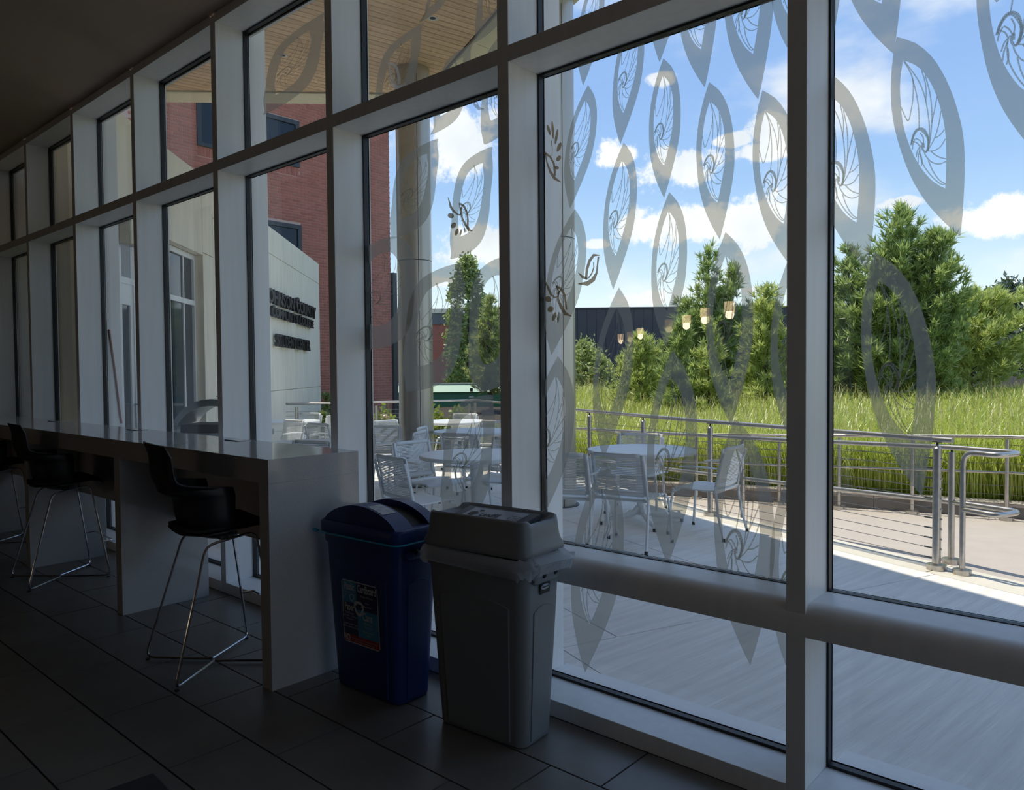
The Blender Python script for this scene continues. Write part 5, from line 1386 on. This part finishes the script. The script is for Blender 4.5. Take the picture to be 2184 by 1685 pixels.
feathery_tree('cypress_tree', 'airy cypress right of the thick dark mullion, lower than its neighbour', 1805, 15, 535, 185, LF_CYPRESS, prof='oval', dens=1.3, leaders=((0.05, 1.0), (.45, .82), (-.5, .72)))
feathery_tree('cypress_tree', 'tallest cypress of all, dark green with ragged crown', 1925, 14.4, 450, 225, LF_CYPRESS, prof='oval', dens=1.3, leaders=((-.05, 1.0), (-.45, .76), (.35, .72), (-.2, .86), (.6, .55), (-.7, .5)), ln=.19)
feathery_tree('cypress_tree', 'second tip rising close to the right of the tallest cypress', 1998, 14.0, 500, 120, LF_CYPRESS, prof='oval', dens=1.8)
feathery_tree('cypress_tree', 'broad yellow-green cypress in front of the dark glossy tree', 2072, 15, 630, 220, LF_LIGHT, prof='oval', dens=1.9, up=.3)
leafy_tree('magnolia_tree', 'dark glossy round-headed tree behind the board fence', 2160, 25, 612, 190, LF_MAG, .0, 11000, .20, 'oval')
leafy_tree('magnolia_tree', 'dark glossy tree farther right beyond the board fence', 2330, 26, 630, 220, LF_MAG, .0, 7000, .22, 'oval')
feathery_tree('cypress_tree', 'yellow-green cypress outside the right edge beyond the fence', 2420, 17, 600, 190, LF_LIGHT, prof='oval', dens=1.2)

# flowering shrubs behind the railing corner
def shrub(label, px, depth, py_top, width_px, zb, leaf=LF_HYD, flowers=True):
    x, y = far(px, depth); Mw = np.array(CAM_R); dw = Mw @ np.array([(px - 1092) / 1616.23, -(py_top - 842.5) / 1616.23, -1.0])
    H = 1.5 + dw[2] * math.hypot(x - CX, y - CY_) / math.hypot(dw[0], dw[1]) - zb; Rm = width_px * depth / 1616.23 / 2
    t = thing('flowering_shrub', label, 'shrub', (x, y, zb), 0, 'shrubs behind the railing')
    nc = 90; u = rng.normal(0, 1, (nc, 3)); u /= np.linalg.norm(u, axis=1)[:, None]; u[:, 2] = abs(u[:, 2])
    Cn = u * np.array([Rm, Rm, H * .92]) * rng.uniform(.5, 1, (nc, 1)); P = np.repeat(Cn, 14, 0) + rng.normal(0, .05, (nc * 14, 3)); P[:, 2] = np.maximum(P[:, 2], .02)
    D = rng.normal(0, 1, P.shape); D[:, 2] += .7; D /= np.linalg.norm(D, axis=1)[:, None]
    V, Q = sprays(P, D, 1, .12, .04, .2); o = link('foliage', np_mesh('foliage', V, quads=Q, m=leaf), t); o['kind'] = 'stuff'
    if flowers:
        for k in range(6):
            c_ = Cn[rng.integers(0, nc)] * 1.05; q = c_ + rng.normal(0, .045, (60, 3)); D = rng.normal(0, 1, q.shape); D /= np.linalg.norm(D, axis=1)[:, None]
            V, Q = sprays(q, D, 1, .05, .02, .2); o = link('flower_head', np_mesh('flower_head', V, quads=Q, m=LF_PINK), t)
    MB().tube([(0, 0, 0), (.02, 0, H * .6)], [.03, .01], 6).build('stem', BARK, t)


shrub('pale flowering shrub just left of the left round column', 818, 15.5, 862, 62, 0); shrub('flowering shrub just right of the left round column', 922, 15.3, 868, 60, 0)
shrub('flowering shrub with the tallest pink heads before the green container', 978, 15.4, 862, 66, 0); shrub('yellow-green shrub at the end of the lettered concrete wall', 692, 16.0, 880, 60, 0)
shrub('dark green shrub at the foot of the brick corner', 700, 19, 832, 50, 0, LF_HORN, False)
shrub('yellow flowering shrub low behind the far railing, near the corner posts', 1052, 13.6, 905, 60, 0)

# tall grass: thousands of arching blades, nobody could count them
def grass(n, mat_, name, label, hmin, hmax, y_pow, wd, lean):
    y = 6.66 + (15.5 - 6.66) * rng.uniform(0, 1, n) ** y_pow; x = rng.uniform(-1, 1, n)
    xl = -7.2 - (y - 6.6) * .55; xr = 5.5 + 0 * y; x = xl + (xr - xl) * (x + 1) / 2
    zb = np.array([bed_z(a, b) for a, b in zip(x, y)]) - .02
    h = rng.uniform(hmin, hmax, n) * (1 - .12 * np.clip((y - 7) / 6, 0, 1)); a = rng.uniform(0, 6.283, n)
    front = (y < 7.1); a = np.where(front & (rng.uniform(0, 1, n) < .5), rng.normal(-1.57, .7, n), a)
    le = h * rng.uniform(.15, lean, n); dx = np.cos(a) * le; dy = np.sin(a) * le
    sx = -np.sin(a) * wd; sy = np.cos(a) * wd
    rows = []
    for f, g_, w in ((0, 0, 1.0), (.5, .16, .9), (.82, .5, .65)):
        cx = x + dx * g_; cy2 = y + dy * g_; cz = zb + h * f
        rows.append(np.stack([cx + sx * w, cy2 + sy * w, cz], 1)); rows.append(np.stack([cx - sx * w, cy2 - sy * w, cz], 1))
    drop = rng.uniform(.70, 1.02, n); rows.append(np.stack([x + dx, y + dy, zb + h * drop], 1))
    V = np.stack(rows, 1).reshape(-1, 3); b = (np.arange(n) * 7)[:, None]
    Q = np.concatenate([b + np.array([[0, 1, 3, 2]]), b + np.array([[2, 3, 5, 4]])]); T = b + np.array([[4, 5, 6]])
    o = link(name, np_mesh(name, V, quads=Q, tris=T, m=mat_)); o['kind'] = 'stuff'; o['label'] = label; o['category'] = 'grass'
    return o


grass(70000, LF_GRASS, 'tall_grass', 'tall bright green ornamental grass filling the planter beyond the railings', .62, .98, 1.35, .0058, .75)
grass(3200, LF_SEED, 'grass_seed_heads', 'thin dry seed stalks standing above the tall green grass', .95, 1.25, 1.2, .004, .35)

# ------------------------------------------------------------------ pendant lamps deep in the room, seen as reflections in the glass
def pendant(x, y, z, k):
    t = thing('pendant_lamp', 'warm drum pendant lamp, %s in the row mirrored in the glass' % ('largest', 'second largest', 'third largest', 'fourth largest', 'fifth largest', 'last but one', 'smallest')[k], 'lamp', (x, y, z), 0, 'pendant lamps behind the camera')
    MB().loft([[(q * math.cos(2 * math.pi * j / 24), q * math.sin(2 * math.pi * j / 24), zz) for j in range(24)] for q, zz in ((.14, 0), (.14, .26))], False, False).build('shade', SHADE, t, smooth=True)
    MB().tube([(0, 0, .2), (0, 0, ZC - z)], .006, 6).build('cord', BLACK, t)
    MB().sphere((0, 0, .12), .07, 12, 8).build('bulb', BULB, t, smooth=True)
    l = bpy.data.lights.new('lamp_light', 'POINT'); l.energy = 6; l.color = (1, .80, .58); l.shadow_soft_size = .12
    lo = bpy.data.objects.new('lamp_light', l); C.objects.link(lo); lo.parent = t; lo.location = (0, 0, -.08)


def emitter(name, col, st):
    m = mat(name, col, .6); b = m.node_tree.nodes['Principled BSDF']; b.inputs['Emission Color'].default_value = (*col, 1); b.inputs['Emission Strength'].default_value = st
    return m


def mirror(px, d):
    x, y = far(px, d); return x, .47 - y


SHADE = emitter('lamp_shade_glow', (1.0, .70, .42), 3.5); BULB = emitter('bulb_glow', (1, .85, .65), 4)
for k, (x, y, z) in enumerate([(*mirror(px, d), 3.05) for px, d in ((1557, 20), (1505, 22), (1465, 24.8), (1428, 26.8), (1367, 32), (1345, 35), (1325, 37))]): pendant(x, y, z, k)
